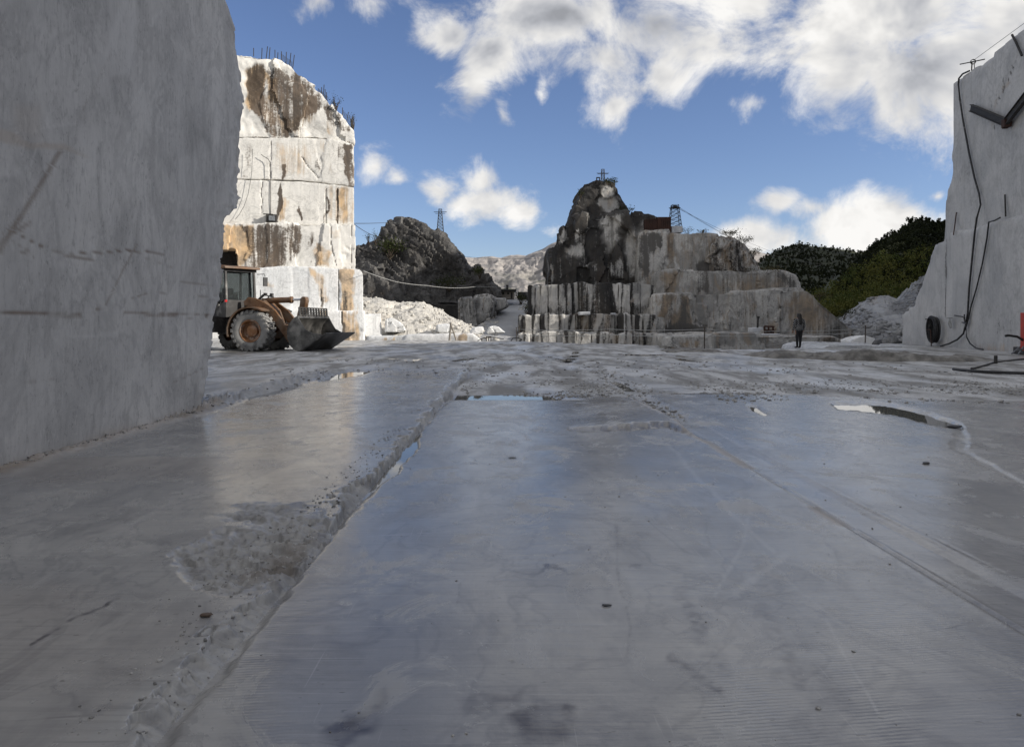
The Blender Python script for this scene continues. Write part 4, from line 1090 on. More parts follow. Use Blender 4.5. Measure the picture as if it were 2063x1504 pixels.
# ------------------------------------------------------------------ the dark-streaked marble mound in the middle
MD = thing('marble_mound', 'big dark-streaked marble mound stepped in benches in the middle', 'quarry mound', (15, 86, -4))
rock('summit', [(1136, 470), (1143, 450), (1155, 426), (1163, 404), (1167, 396), (1175, 380), (1182, 367), (1200, 363), (1219, 364), (1237, 369), (1245, 388), (1250, 402), (1260, 420), (1272, 434), (1290, 450), (1290, 480), (1140, 490)], (0, 91, 0.0), 7.0, 0.2, M_MOUND, MD, amp=0.4, freq=0.5, cells=110, camp=.38, rough_edge=1.6, seed=20.0, base={'stain': 1.0, 'rust': .05}, batter=.15, sharp=30, facet=.22,
     paints=[('stain', [(1222, 372), (1228, 376), (1243, 400), (1240, 412), (1235, 430), (1222, 432), (1208, 412), (1214, 390)], 2.0, -1.0), ('pale', [(1222, 372), (1228, 376), (1243, 400), (1240, 412), (1235, 430), (1222, 432), (1208, 412), (1214, 390)], 2.0, .5), ('rust', [(1225, 395), (1238, 400), (1228, 425), (1218, 415)], 4, .5), ('rust', [(1186, 412), (1215, 408), (1220, 425), (1200, 422)], 4, .4)])
rock('upper_mass', [(1111, 590), (1112, 500), (1127, 488), (1128, 458), (1146, 450), (1162, 436), (1200, 440), (1235, 432), (1262, 432), (1299, 430), (1318, 432), (1335, 440), (1335, 590)], (0, 87.5, 0.0), 8.0, 0.2, M_MOUND, MD, amp=0.5, freq=0.35, cells=150, camp=.55, cscale=(1.2, 1, .6), rough_edge=1.4, seed=21.0, base={'stain': .92, 'rust': .12}, sharp=32, facet=.30,
     paints=[('stain', [(1130, 462), (1143, 455), (1140, 480), (1128, 490)], 3, -.9), ('pale', [(1205, 445), (1250, 434), (1246, 480), (1232, 508), (1212, 475)], 5, .45), ('pale', [(1262, 482), (1300, 440), (1300, 470), (1288, 552), (1268, 555)], 5, .4), ('pale', [(1135, 520), (1150, 502), (1172, 492), (1172, 510), (1150, 518)], 3, .5), ('stain', [(1158, 450), (1166, 450), (1172, 488), (1160, 490)], 3, -.7), ('stain', [(1135, 520), (1150, 502), (1172, 492), (1172, 510), (1150, 518)], 3, -.8),
             ('stain', [(1210, 450), (1225, 435), (1248, 435), (1245, 470), (1235, 505), (1215, 470)], 6, -.5), ('stain', [(1265, 480), (1300, 440), (1300, 465), (1280, 490)], 4, -.6), ('stain', [(1262, 490), (1285, 490), (1285, 555), (1270, 555)], 4, -.5),
             ('stain', [(1230, 540), (1240, 515), (1252, 510), (1250, 560), (1232, 560)], 4, -.5), ('stain', [(1112, 530), (1122, 530), (1124, 560), (1113, 575)], 3, -.4), ('rust', [(1190, 540), (1225, 530), (1225, 570), (1200, 570)], 10, .25)])
rock('bench_face', [(1290, 475), (1300, 468), (1340, 467), (1400, 470), (1450, 474), (1480, 482), (1500, 492), (1515, 507), (1525, 522), (1532, 546), (1534, 575), (1290, 575)], (0, 86.0, 0.03), 10.0, 0.22, M_MOUND, MD, amp=0.32, freq=0.3, cells=34, camp=.35, cscale=(1.3, 1, .6), rough_edge=1.2, facet=.35, seed=22.0, base={'stain': .27, 'rust': .24, 'pale': .14}, sharp=34,
     paints=[('stain', [(1286, 470), (1336, 468), (1338, 500), (1312, 510), (1308, 548), (1286, 575)], 4, .7), ('rust', [(1343, 470), (1358, 470), (1352, 545), (1342, 545)], 5, .55), ('stain', [(1400, 535), (1420, 522), (1438, 535), (1436, 548), (1405, 548)], 3, .8), ('rust', [(1430, 490), (1530, 545), (1440, 548)], 14, .5), ('stain', [(1445, 476), (1480, 484), (1478, 500), (1450, 490)], 5, .5), ('stain', [(1435, 520), (1455, 520), (1455, 545), (1435, 545)], 5, .5), ('stain', [(1510, 515), (1534, 545), (1534, 575), (1500, 575)], 8, .35)])
rock('rough_slope', [(1428, 552), (1432, 500), (1446, 477), (1470, 482), (1490, 492), (1512, 512), (1528, 540), (1536, 552)], (0, 85.0, 0.0), 8.0, 0.2, M_MOUND, MD, amp=0.5, freq=0.5, cells=60, camp=.35, rough_edge=1.6, seed=26.0, facet=.2, batter=.25, base={'stain': .42, 'rust': .45})
rock('bench_face', [(1318, 600), (1319, 556), (1328, 546), (1350, 543), (1420, 544), (1495, 545), (1545, 546), (1572, 546), (1590, 552), (1602, 557), (1610, 575), (1612, 600)], (0, 83.0, 0.03), 10.0, 0.2, M_MOUND, MD, amp=0.2, freq=0.35, cells=22, camp=.22, cscale=(1.3, 1, .6), rough_edge=.9, facet=.35, seed=23.0, base={'stain': .24, 'rust': .24, 'pale': .14},
     paints=[('rust', [(1340, 550), (1365, 550), (1355, 590), (1340, 590)], 6, .45), ('stain', [(1408, 556), (1430, 558), (1426, 588), (1408, 588)], 5, .42), ('rust', [(1450, 560), (1590, 556), (1595, 590), (1460, 588)], 16, .34), ('stain', [(1580, 552), (1600, 560), (1598, 585), (1588, 580)], 3, .6)],
     grooves=[([(1408, 548), (1410, 590)], 1.4, .12), ([(1502, 548), (1502, 590)], 1.4, .12)])
rock('bench_face', [(1316, 690), (1318, 594), (1340, 592), (1400, 590), (1480, 588), (1560, 584), (1628, 581), (1645, 592), (1658, 608), (1670, 618), (1679, 628), (1700, 645), (1720, 660), (1738, 672), (1742, 760), (1316, 760)], (0, 79.5, 0.03), 12.0, 0.2, M_MOUND, MD, amp=0.28, freq=0.3, cells=30, camp=.28, cscale=(1.2, 1, .7), rough_edge=.9, facet=.35, seed=24.0, base={'stain': .24, 'rust': .24, 'pale': .14},
     paints=[('rust', [(1336, 595), (1356, 595), (1345, 640), (1345, 680), (1332, 680)], 5, .8), ('rust', [(1372, 600), (1388, 600), (1398, 650), (1400, 672), (1352, 672), (1362, 630)], 5, .75), ('stain', [(1380, 600), (1388, 610), (1398, 655), (1405, 670), (1355, 676), (1368, 640)], 5, .45), ('stain', [(1340, 655), (1420, 655), (1430, 680), (1345, 684)], 6, .6),
             ('rust', [(1560, 600), (1640, 600), (1680, 640), (1660, 670), (1600, 660)], 16, .45), ('stain', [(1460, 640), (1475, 640), (1475, 672), (1460, 672)], 5, .4), ('stain', [(1660, 640), (1740, 672), (1740, 700), (1660, 690)], 6, .4), ('rust', [(1540, 645), (1560, 645), (1562, 672), (1540, 672)], 6, .5)],
     grooves=[([(1470, 590), (1472, 670)], 1.4, .14), ([(1388, 595), (1402, 650), (1440, 665)], 1.6, .16)])
rock('bench_face', [(1330, 676), (1420, 675), (1500, 673), (1600, 674), (1680, 676), (1700, 682), (1705, 770), (1330, 770)], (0, 68.0, 0.0), 9.0, 0.2, M_MOUND, MD, amp=0.25, freq=0.35, cells=24, camp=.25, rough_edge=.9, facet=.35, seed=25.0, base={'stain': .24, 'rust': .24, 'pale': .14},
     paints=[('rust', [(1370, 690), (1410, 688), (1412, 700), (1372, 702)], 5, .8), ('stain', [(1650, 678), (1690, 680), (1690, 705), (1660, 705)], 5, .5), ('rust', [(1655, 676), (1672, 676), (1668, 700), (1656, 700)], 4, .6), ('rust', [(1540, 680), (1580, 700), (1560, 705)], 6, .4)])
# rows of cut blocks at the foot
def row(name, cuts, top, bot, D, st, seed, thick=5.0):
    for i, (a, b) in enumerate(zip(cuts[:-1], cuts[1:])):
        r_ = random.Random(seed * 50 + i)
        t1, t2 = top + r_.uniform(-4, 4), top + r_.uniform(-4, 4)
        s_ = st[i % len(st)]
        w_, hh_ = b - a, bot - top
        kx = r_.uniform(.15, .75); sl = r_.uniform(-.25, .25)
        wedge = [(a + w_ * kx, top - 8), (a + w_ * (kx + r_.uniform(.12, .4)), top - 8), (a + w_ * (kx + sl + r_.uniform(.05, .25)), top + hh_ * r_.uniform(.4, .95)), (a + w_ * (kx + sl), top + hh_ * r_.uniform(.3, .9))]
        foot = [(a - 2, bot), (a - 2, top + hh_ * r_.uniform(.45, .8)), (a + w_ * .5, top + hh_ * r_.uniform(.5, .9)), (b + 2, top + hh_ * r_.uniform(.45, .85)), (b + 2, bot)]
        if s_[0] < .4: pts_ = [('stain', wedge, 1.5, .65), ('pale', wedge, 1.5, -.6), ('stain', foot, 3, .35), ('pale', foot, 3, -.3)]
        else: pts_ = [('stain', wedge, 1.5, -.7), ('pale', wedge, 1.5, .45)]
        rock(name, [(a - .9 + r_.uniform(-1.5, 1), bot), (a - .7, t1 + 1), (a + .4, t1), (a + (b - a) * .4, (t1 + t2) / 2 + r_.uniform(-2, 2)), (b - .4, t2), (b + .7, t2 + 1), (b + .9 + r_.uniform(-1, 1.5), bot)], (0, D + r_.uniform(-.25, .3), r_.uniform(-.05, .05)), thick, 0.13, M_MOUND, MD,
             amp=0.14, freq=0.6, cells=9, camp=.13, cscale=(1.5, 1, .5), sharp=28, seed=seed + i * .37, base={'stain': s_[0], 'rust': s_[1], 'pale': s_[2]}, paints=pts_, jit=1.2)
W_, K_, Bn = (0.20, 0.05, .55), (.80, .12, 0), (.55, .5, 0)
row('cut_block', [1082, 1104, 1128, 1151, 1170, 1205, 1246, 1268, 1290, 1322], 570, 645, 83.0, [W_, W_, (.2, 0, .15), K_, (.7, .35, 0), K_, W_, (.3, .1, 0), W_], 3, 6.0)
row('cut_block', [1044, 1056, 1088, 1106, 1132, 1160, 1190, 1230, 1246, 1262, 1280, 1300, 1340], 634, 690, 79.0, [K_, W_, K_, W_, W_, Bn, Bn, W_, K_, W_, K_, (.25, 0, .1)], 5, 5.0)
row('cut_block', [1046, 1066, 1084, 1104, 1130, 1160, 1192, 1226, 1250, 1276, 1300, 1336], 671, 740, 75.0, [W_, (.3, 0, 0), (.35, 0, 0), W_, (.25, 0, 0), W_, (.3, 0, 0), Bn, W_, Bn, W_], 7, 4.0)
row('cut_block', [1066, 1078, 1092], 578, 650, 92.0, [K_, W_], 9, 5.0)
# pale loose slabs left on the benches
for k, (q, D, s) in enumerate(([(1166, 628), (1189, 627), (1190, 633), (1167, 634)], [(1232, 631), (1240, 631), (1240, 634), (1232, 634)])[i] + (82.0 if i == 0 else 80.0, i) if False else (q0, D0, i) for i, (q0, D0) in enumerate((([(1166, 628), (1189, 627), (1190, 634), (1167, 635)], 78.2), ([(1232, 630), (1241, 630), (1241, 634), (1232, 634)], 78.6)))):
    o = rock('marble_slab', q, (0, D, 0), 1.0, 0.07, M_BLOCK, None, amp=.02, seed=30 + k)
    tag(o, ('long' if k == 0 else 'small') + ' pale slab lying on the lower bench of the dark mound', 'slab')

# ------------------------------------------------------------------ wooded hills at the right, scree and track
m_hill, t_, b_ = new_mat('wooded_hill_soil')
co_ = N(t_, 'ShaderNodeTexCoord').outputs['Object']
n_ = noise(t_, co_, 0.05, 8, .65)
c_ = mixc(t_, sstep(t_, n_, .38, .62), (0.016, 0.020, 0.008), (0.034, 0.040, 0.016))
c_ = mixc(t_, sstep(t_, noise(t_, mapping(t_, co_, (1, 1, .5)), .09, 8, .7), .62, .74), c_, (0.035, 0.036, 0.03))
setin(t_, b_, 'Base Color', c_); setin(t_, b_, 'Roughness', .95)
hillA, HA = sheet('wooded_hill', [[(1480, 560, 470), (1530, 532, 470), (1550, 514, 470), (1580, 497, 470), (1610, 488, 470), (1636, 497, 470), (1660, 500, 470), (1700, 503, 470), (1740, 508, 470), (1790, 520, 470)],
                 [(1480, 600, 300), (1600, 580, 300), (1790, 580, 300)], [(1480, 670, 190), (1790, 670, 190)]], m_hill, 150, 90, amp=5.0, freq=.03, seed=7.0, octv=6)
hillB, HB = sheet('wooded_hill', [[(1600, 610, 330), (1690, 560, 335), (1750, 512, 340), (1775, 484, 340), (1800, 472, 340), (1830, 456, 340), (1848, 443, 340), (1880, 447, 340), (1910, 450, 340), (1990, 440, 340), (2150, 430, 340)],
                 [(1600, 625, 230), (1700, 590, 235), (1790, 540, 240), (1900, 530, 240), (2150, 530, 240)], [(1600, 660, 170), (1760, 640, 170), (2150, 640, 170)]], m_hill, 150, 90, amp=4.0, freq=.035, seed=8.0, octv=6)
scr, SCR = sheet('scree_slope', [[(1690, 648, 150), (1706, 628, 150), (1748, 601, 150), (1790, 597, 150), (1806, 603, 150), (1840, 570, 150), (1870, 545, 150), (1940, 530, 150)],
               [(1700, 658, 115), (1726, 638, 115), (1770, 616, 115), (1810, 622, 115), (1840, 620, 115), (1880, 610, 115), (1940, 600, 115)],
               [(1722, 678, 80), (1750, 660, 80), (1800, 652, 80), (1860, 650, 80), (1940, 650, 80)], [(1735, 706, 54), (1750, 697, 54), (1820, 692, 54), (1940, 692, 54)]], M_SCREE, 150, 110, amp=.7, freq=.35, seed=9.0, cells=220, camp=.35, sharp=35,
               base={'stain': .18}, paints=[('pale', [(1806, 600), (1760, 610), (1748, 622), (1775, 634), (1830, 652), (1830, 644), (1790, 630), (1772, 622), (1800, 610), (1822, 602)], 3, 1.0), ('pale', [(1700, 622), (1750, 602), (1795, 598), (1770, 610), (1720, 622)], 4, .4), ('rust', [(1752, 600), (1770, 600), (1768, 612), (1754, 612)], 3, .8),
                                       ('stain', [(1800, 610), (1870, 550), (1940, 540), (1940, 640), (1830, 640)], 6, .35)])

# ------------------------------------------------------------------ far mountains
m_mt, t_, b_ = new_mat('mountain_rock')
co_ = N(t_, 'ShaderNodeTexCoord').outputs['Object']
n_ = noise(t_, mapping(t_, co_, (1, 1, .35)), .012, 9, .66, .6)
n2_ = noise(t_, co_, .004, 6, .6)
c_ = mixc(t_, sstep(t_, n_, .36, .62), (0.20, 0.19, 0.185), (0.44, 0.40, 0.365))
zc = N(t_, 'ShaderNodeSeparateXYZ', {0: co_}).outputs[2]
gr = mth(t_, 'MULTIPLY', sstep(t_, zc, 190, 60), sstep(t_, n2_, .40, .56))
c_ = mixc(t_, mth(t_, 'MULTIPLY', gr, .85), c_, mixc(t_, n_, (0.05, 0.06, 0.04), (0.13, 0.13, 0.09)))
setin(t_, b_, 'Base Color', c_); setin(t_, b_, 'Roughness', .95)
setin(t_, b_, 'Normal', bump(t_, n_, 1.0, 14))
def mountain(name, ridge, D, seed, depth, nu=260, nv=140):
    u = np.linspace(0, 1, nu); k = np.linspace(0, 1, len(ridge))
    rx = np.interp(u, k, [p[0] for p in ridge]); ry = np.interp(u, k, [p[1] for p in ridge])
    X0 = (rx - CX) / F * D; Z0 = EYE + (HY - ry) / F * D
    Z0 = Z0 + 10 * (fbm2(X0, X0 * 0, .012, 1, 5, seed) - .5)
    co = []
    for i in range(nv):
        f = i / (nv - 1) * 2 - 1                      # -1 foot towards us, 0 crest, 1 foot behind
        yy = np.full(nu, D + f * depth)
        prof = (1 - abs(f)) ** 1.15
        rg = fbm2(X0 + 0.35 * f * depth, yy, .0065, .0022, 6, seed + 3, .55)
        rg2 = 1 - np.abs(fbm2(X0, yy, .011, .004, 5, seed + 7) - .5) * 4
        zz = Z0 * prof + (rg - .5) * 130 * min(1, abs(f) * 5) * prof + 32 * (rg2 - .4) * min(1, abs(f) * 6) * (prof + .1)
        co.append(np.stack([X0, yy, zz - 6], 1))
    return link(name, np_mesh(name, np.concatenate(co), grid_faces(nv, nu)), m_mt, kind='structure')
mountain('mountain', [(560, 560), (760, 540), (880, 525), (920, 517), (936, 513), (955, 516), (975, 514), (992, 512), (1010, 515), (1030, 509), (1045, 508), (1060, 511), (1075, 504), (1092, 497), (1105, 490), (1118, 485), (1150, 470), (1240, 462), (1330, 480), (1500, 500), (1640, 520)], 2600, 2.0, 1400)
mountain('foothill', [(700, 600), (900, 590), (960, 585), (1000, 583), (1040, 575), (1080, 556), (1110, 548), (1160, 540), (1260, 545), (1500, 560)], 1150, 5.0, 500, 200, 90)

# ------------------------------------------------------------------ paint, rubber, steel
DUST = (0.33, 0.32, 0.30)
M_ORANGE = simple_mat('loader_ochre_paint', (0.13, 0.055, 0.014), 0.6, 0.0, .45, 3.0, ((0.13, 0.11, 0.09), .45), .004)
M_DKFRAME = simple_mat('loader_dark_steel', (0.035, 0.033, 0.032), 0.6, 0.2, .3, 3.0, (DUST, .22), .004)
M_TYRE = simple_mat('dusty_tyre', (0.085, 0.083, 0.08), 0.9, 0, .3, 5.0, ((0.22, 0.215, 0.205), .75), .01)
M_RIM = simple_mat('rim_ochre', (0.23, 0.10, 0.035), 0.6, 0.0, .3, 4.0, (DUST, .35), .004)
M_BUCKET = simple_mat('worn_bucket_steel', (0.075, 0.073, 0.07), 0.42, 0.55, .45, 2.5, ((0.24, 0.23, 0.215), .36), .008)
M_CHROME = simple_mat('piston_chrome', (0.55, 0.57, 0.6), 0.18, 1.0, .1)
M_GLASS, t_, b_ = new_mat('cab_glass')
setin(t_, b_, 'Base Color', (0.30, 0.33, 0.335)); setin(t_, b_, 'Roughness', .03); setin(t_, b_, 'Transmission Weight', .92); setin(t_, b_, 'IOR', 1.12)
M_BLACK = simple_mat('black_rubber', (0.018, 0.018, 0.019), .55, 0, .3, 8.0, (DUST, .12))
M_STEEL = simple_mat('galvanised_steel', (0.22, 0.23, 0.24), .5, .6, .3, 9.0)
M_IRON = simple_mat('dark_iron', (0.045, 0.042, 0.04), .7, .4, .35, 9.0)
M_RUST = simple_mat('rusted_sheet', (0.052, 0.024, 0.016), .85, 0, .45, 1.4, ((0.045, 0.02, 0.014), .5), .02)
M_RED = simple_mat('red_paint', (0.42, 0.035, 0.02), .45, 0, .15, 5.0)
M_LAMP = simple_mat('red_lens', (0.5, 0.02, 0.02), .2)
M_ROPE = simple_mat('pale_rope', (0.34, 0.34, 0.33), .8)

# ------------------------------------------------------------------ wheel loader
LH = math.radians(-10)
lf = Vector((math.cos(LH), math.sin(LH), 0)); lw = Vector((-math.sin(LH), math.cos(LH), 0))   # forward, to its left (away from us)
wheelC = Vector(P(510.8, 667, 33.9)); wheelC.z = .93
LO = wheelC + lw * 1.12; LO.z = 0
def L(a, w, z): return LO + lf * a + lw * w + Vector((0, 0, z))
LD = thing('wheel_loader', 'dusty orange wheel loader with a black cab and a big steel bucket on the floor', 'wheel loader', tuple(L(0, 0, 0)))
def tyre(c, ax, R=.93, W=.74, detail=True):
    mb = MB()
    prof = [(R * .56, -W * .40), (R * .62, -W * .46), (R * .80, -W * .5), (R * .93, -W * .46), (R * .965, -W * .34), (R * .965, W * .34), (R * .93, W * .46), (R * .80, W * .5), (R * .62, W * .46), (R * .56, W * .40)]
    mb.lathe(prof, c, ax, 44)
    # chunky tread lugs in two staggered rows
    axv = Vector(ax).normalized(); a = axv.cross(Vector((0, 0, 1))).normalized(); b = axv.cross(a)
    nl = 22
    for side in (-1, 1):
        for k in range(nl):
            th = 2 * math.pi * (k + (.5 if side > 0 else 0)) / nl
            rad = a * math.cos(th) + b * math.sin(th); tan = -a * math.sin(th) + b * math.cos(th)
            dirv = (axv * side + tan * .42).normalized()
            perp = dirv.cross(rad).normalized()
            cc = Vector(c) + rad * (R * .975) + axv * side * W * .24 + tan * .05
            M = Matrix((dirv, perp, rad)).transposed()
            mb.box(cc, (W * .50, R * .135, R * .075), M=M)
            cc2 = Vector(c) + rad * (R * .91) + axv * side * W * .47 + tan * .13
            M2 = Matrix((axv, tan, rad)).transposed()
            mb.box(cc2, (W * .10, R * .13, R * .12), M=M2)
    return mb
def wheel(c, ax_out, R=.93):
    t = tyre(c, ax_out, R).build('wheel', M_TYRE, LD, smooth=35)
    W = .74
    rb = MB().lathe([(R * .57, -W * .3), (R * .57, W * .40), (R * .54, W * .44), (R * .50, W * .42), (R * .46, W * .30), (R * .44, W * .12), (R * .30, W * .06), (R * .28, W * .20), (R * .20, W * .24), (0.001, W * .24)], c, ax_out, 40)
    for k in range(14):
        th = 2 * math.pi * k / 14
        axv = Vector(ax_out).normalized(); a = axv.cross(Vector((0, 0, 1))).normalized(); b = axv.cross(a)
        p = Vector(c) + (a * math.cos(th) + b * math.sin(th)) * R * .36 + axv * W * .07
        rb.tube([p, p + axv * .05], .022, 6)
    o = rb.build('rim', M_RIM, None, smooth=40)
    o.parent = t
    return t
wheel(L(0, -1.12, .93), -lw); wheel(L(0, 1.12, .93), lw)
# rear frame is turned about the articulation joint
RA = LH - math.radians(30)
rf = Vector((math.cos(RA), math.sin(RA), 0)); rw = Vector((-math.sin(RA), math.cos(RA), 0))
JO = L(-1.75, 0, 0)
def R_(a, w, z): return JO + rf * a + rw * w + Vector((0, 0, z))
wheel(R_(-1.75, -1.12, .93), -rw); wheel(R_(-1.75, 1.12, .93), rw)
def slab(poly, w0, w1, fr='L'):
    o, f_, w_ = (LO, lf, lw) if fr == 'L' else (JO, rf, rw)
    return MB().prism(poly, o + w_ * w0, f_, Vector((0, 0, 1)), w_ * (w1 - w0))
# front frame, lift arms, linkage
fr_ = slab([(-1.75, .75), (-.6, .62), (.6, .62), (.9, 1.0), (.55, 1.9), (.1, 2.35), (-.55, 2.4), (-1.0, 1.7), (-1.75, 1.3)], -.42, .42)
fr_.build('front_frame', M_ORANGE, LD, bevel=.03)
MB().tube([L(0, -1.0, .93), L(0, 1.0, .93)], .26, 14).build('axle', M_DKFRAME, LD, smooth=40)
for s in (-1, 1):
    slab([(-.72, 2.28), (-.5, 2.48), (-.15, 2.44), (.35, 2.22), (.85, 1.86), (1.25, 1.36), (1.55, .82), (1.85, .50), (2.05, .42), (2.0, .25), (1.75, .22), (1.45, .45), (1.1, .95), (.7, 1.42), (.2, 1.80), (-.35, 2.02), (-.7, 2.1)], s * .66 - .07, s * .66 + .07).build('lift_arm', M_ORANGE, LD, bevel=.02)
slab([(.95, 1.30), (1.25, 1.28), (1.3, .95), (1.0, 1.0)], -.66, .66).build('cross_beam', M_ORANGE, LD, bevel=.02)
cyl = MB().tube([L(.0, 0, 2.32), L(.12, 0, 2.34), L(1.25, 0, 2.37)], .135, 14); cyl.tube([L(1.22, 0, 2.37), L(1.34, 0, 2.37)], .16, 14); cyl.tube([L(-.15, 0, 2.25), L(.12, 0, 2.33)], .10, 10)
cy = cyl.build('tilt_cylinder', M_ORANGE, LD, smooth=40)
MB().tube([L(1.3, 0, 2.37), L(1.9, 0, 2.39)], .055, 12).build('piston_rod', M_CHROME, LD, smooth=40)
slab([(1.80, 2.42), (1.92, 2.52), (2.06, 2.50), (2.10, 2.34), (2.02, 1.9), (1.98, 1.45), (1.85, 1.02), (1.62, 1.02), (1.60, 1.35), (1.66, 1.75), (1.78, 2.15)], -.17, .17).build('bell_crank', M_ORANGE, LD, bevel=.03)
slab([(1.66, 1.10), (1.80, 1.16), (2.05, .62), (1.9, .56)], -.08, .08).build('bucket_link', M_DKFRAME, LD, bevel=.015)
for s in (-1, 1):
    MB().tube([L(-.3, s * .5, 1.15), L(.95, s * .55, 1.2)], .10, 12).build('lift_cylinder', M_ORANGE, LD, smooth=40)
# front fenders
for s in (-1, 1):
    arc = [(math.cos(t) * 1.12, .93 + math.sin(t) * 1.10) for t in [math.radians(a) for a in range(58, 196, 8)]]
    arc2 = [(math.cos(t) * 1.06, .93 + math.sin(t) * 1.04) for t in [math.radians(a) for a in range(58, 196, 8)]]
    slab(arc + arc2[::-1], s * 1.12 - .40, s * 1.12 + .40).build('fender', M_ORANGE if s < 0 else M_DKFRAME, LD, smooth=40)
# bucket: rolled back, heel on the ground
bp = [(2.42, 1.62), (2.20, 1.50), (2.00, 1.25), (1.90, .95), (1.92, .60), (2.05, .28), (2.28, .07), (2.55, .02), (3.62, .72)]
bi = [(3.60, .78), (2.58, .12), (2.36, .16), (2.16, .34), (2.04, .62), (2.03, .92), (2.12, 1.18), (2.29, 1.40), (2.45, 1.52)]
bk = slab(bp + bi, -1.66, 1.66).build('bucket', M_BUCKET, LD, smooth=30)
for s in (-1, 1):
    o = slab([(2.42, 1.58), (2.20, 1.47), (2.02, 1.23), (1.93, .95), (1.95, .60), (2.07, .31), (2.28, .10), (2.55, .05), (3.60, .74), (3.45, .80), (3.05, .86), (2.75, 1.02), (2.58, 1.3)], s * 1.66 - .025, s * 1.66 + .025).build('side_plate', M_BUCKET, None, bevel=.012)
    o.parent = bk
# spill guard with a grid of slots
sg = MB()
for zz, hh in ((1.63, .05), (1.75, .035), (1.86, .035), (1.95, .05)):
    sg.prism([(2.38 - (zz - 1.6) * .1, zz), (2.45 - (zz - 1.6) * .1, zz), (2.45 - (zz - 1.6) * .1, zz + hh), (2.38 - (zz - 1.6) * .1, zz + hh)], LO - lw * 1.45, lf, Vector((0, 0, 1)), lw * 2.9)
for k in range(11):
    w = -1.45 + 2.9 * k / 10
    sg.prism([(2.385, 1.6), (2.445, 1.6), (2.41, 1.99), (2.35, 1.99)], LO + lw * (w - .05), lf, Vector((0, 0, 1)), lw * .1)
o = sg.build('spill_guard', M_BUCKET, None); o.parent = bk
ce = slab([(3.30, .50), (3.76, .82), (3.75, .86), (3.28, .55)], -1.7, 1.7).build('cutting_edge', M_BUCKET, None, bevel=.008); ce.parent = bk
# cab on the rear frame, just behind the joint
CABX0, CABX1 = -.55, .95
cab = MB()
for a, w in ((CABX0, -.78), (CABX0, .78), (CABX1 - .1, -.72), (CABX1 - .1, .72), (.25, -.79), (.25, .79)):
    cab.prism([(a - .05, 1.95), (a + .05, 1.95), (a + .05 - (.12 if a > .5 else 0), 3.78), (a - .05 - (.12 if a > .5 else 0), 3.78)], JO + rw * (w - .05), rf, Vector((0, 0, 1)), rw * .1)
cab.prism([(-.6, 1.55), (.95, 1.55), (.98, 2.35), (.55, 2.2), (.25, 2.05), (-.6, 2.05)], JO - rw * .82, rf, Vector((0, 0, 1)), rw * 1.64)
cab.prism([(-.62, 3.68), (.8, 3.68), (.78, 3.82), (-.62, 3.82)], JO - rw * .84, rf, Vector((0, 0, 1)), rw * 1.68)
cabo = cab.build('cab', M_DKFRAME, LD, bevel=.015)
o = slab([(-.72, 3.82), (1.02, 3.80), (1.0, 3.90), (.6, 3.96), (-.6, 3.98), (-.74, 3.92)], -.90, .90, 'R').build('roof', M_ORANGE, None, bevel=.03); o.parent = cabo
for nm, poly, w in (('side_window', [(-.5, 2.08), (.2, 2.08), (.2, 3.66), (-.5, 3.66)], -.79), ('side_window', [(.3, 2.2), (.84, 2.36), (.74, 3.66), (.3, 3.66)], -.78), ('side_window', [(-.5, 2.08), (.2, 2.08), (.2, 3.66), (-.5, 3.66)], .78), ('side_window', [(.3, 2.2), (.84, 2.36), (.74, 3.66), (.3, 3.66)], .77)):
    o = slab(poly, w, w + .012, 'R').build(nm, M_GLASS, None); o.parent = cabo
o = MB().prism([(-.70, 2.36), (.70, 2.36), (.66, 3.66), (-.66, 3.66)], JO + rf * .86, rw, Vector((0, 0, 1)) - rf * .09, rf * .012).build('windscreen', M_GLASS, None); o.parent = cabo
o = MB().prism([(-.70, 2.1), (.70, 2.1), (.70, 3.66), (-.70, 3.66)], JO - rf * .56, rw, Vector((0, 0, 1)), rf * .012).build('rear_window', M_GLASS, None); o.parent = cabo
seat = slab([(-.35, 2.0), (.15, 2.0), (.15, 2.15), (-.15, 2.2), (-.28, 2.95), (-.42, 2.95)], -.26, .26, 'R').build('seat', M_BLACK, None, bevel=.04); seat.parent = cabo
o = MB().tube([R_(.62, 0, 2.1), R_(.48, 0, 2.65)], .035, 8).tube([R_(.46 + .18 * math.cos(k / 12 * 6.283), .19 * math.sin(k / 12 * 6.283), 2.66 + .07 * math.cos(k / 12 * 6.283)) for k in range(13)], .016, 6).build('steering_wheel', M_BLACK, None, smooth=40); o.parent = cabo
for s in (-1, 1):
    o = MB().tube([R_(.78, s * .86, 3.6), R_(1.0, s * 1.12, 3.62), R_(1.02, s * 1.14, 3.5)], .018, 6).box(R_(1.03, s * 1.15, 3.25), (.06, .22, .42), RA).build('mirror', M_BLACK, None); o.parent = cabo
o = MB().box(R_(.70, -.70, 3.60), (.06, .10, .10), RA).build('tail_lamp', M_LAMP, None); o.parent = cabo
o = MB().box(R_(1.02, -.86, 2.30), (.08, .10, .10), RA).build('indicator_lamp', M_LAMP, None); o.parent = cabo
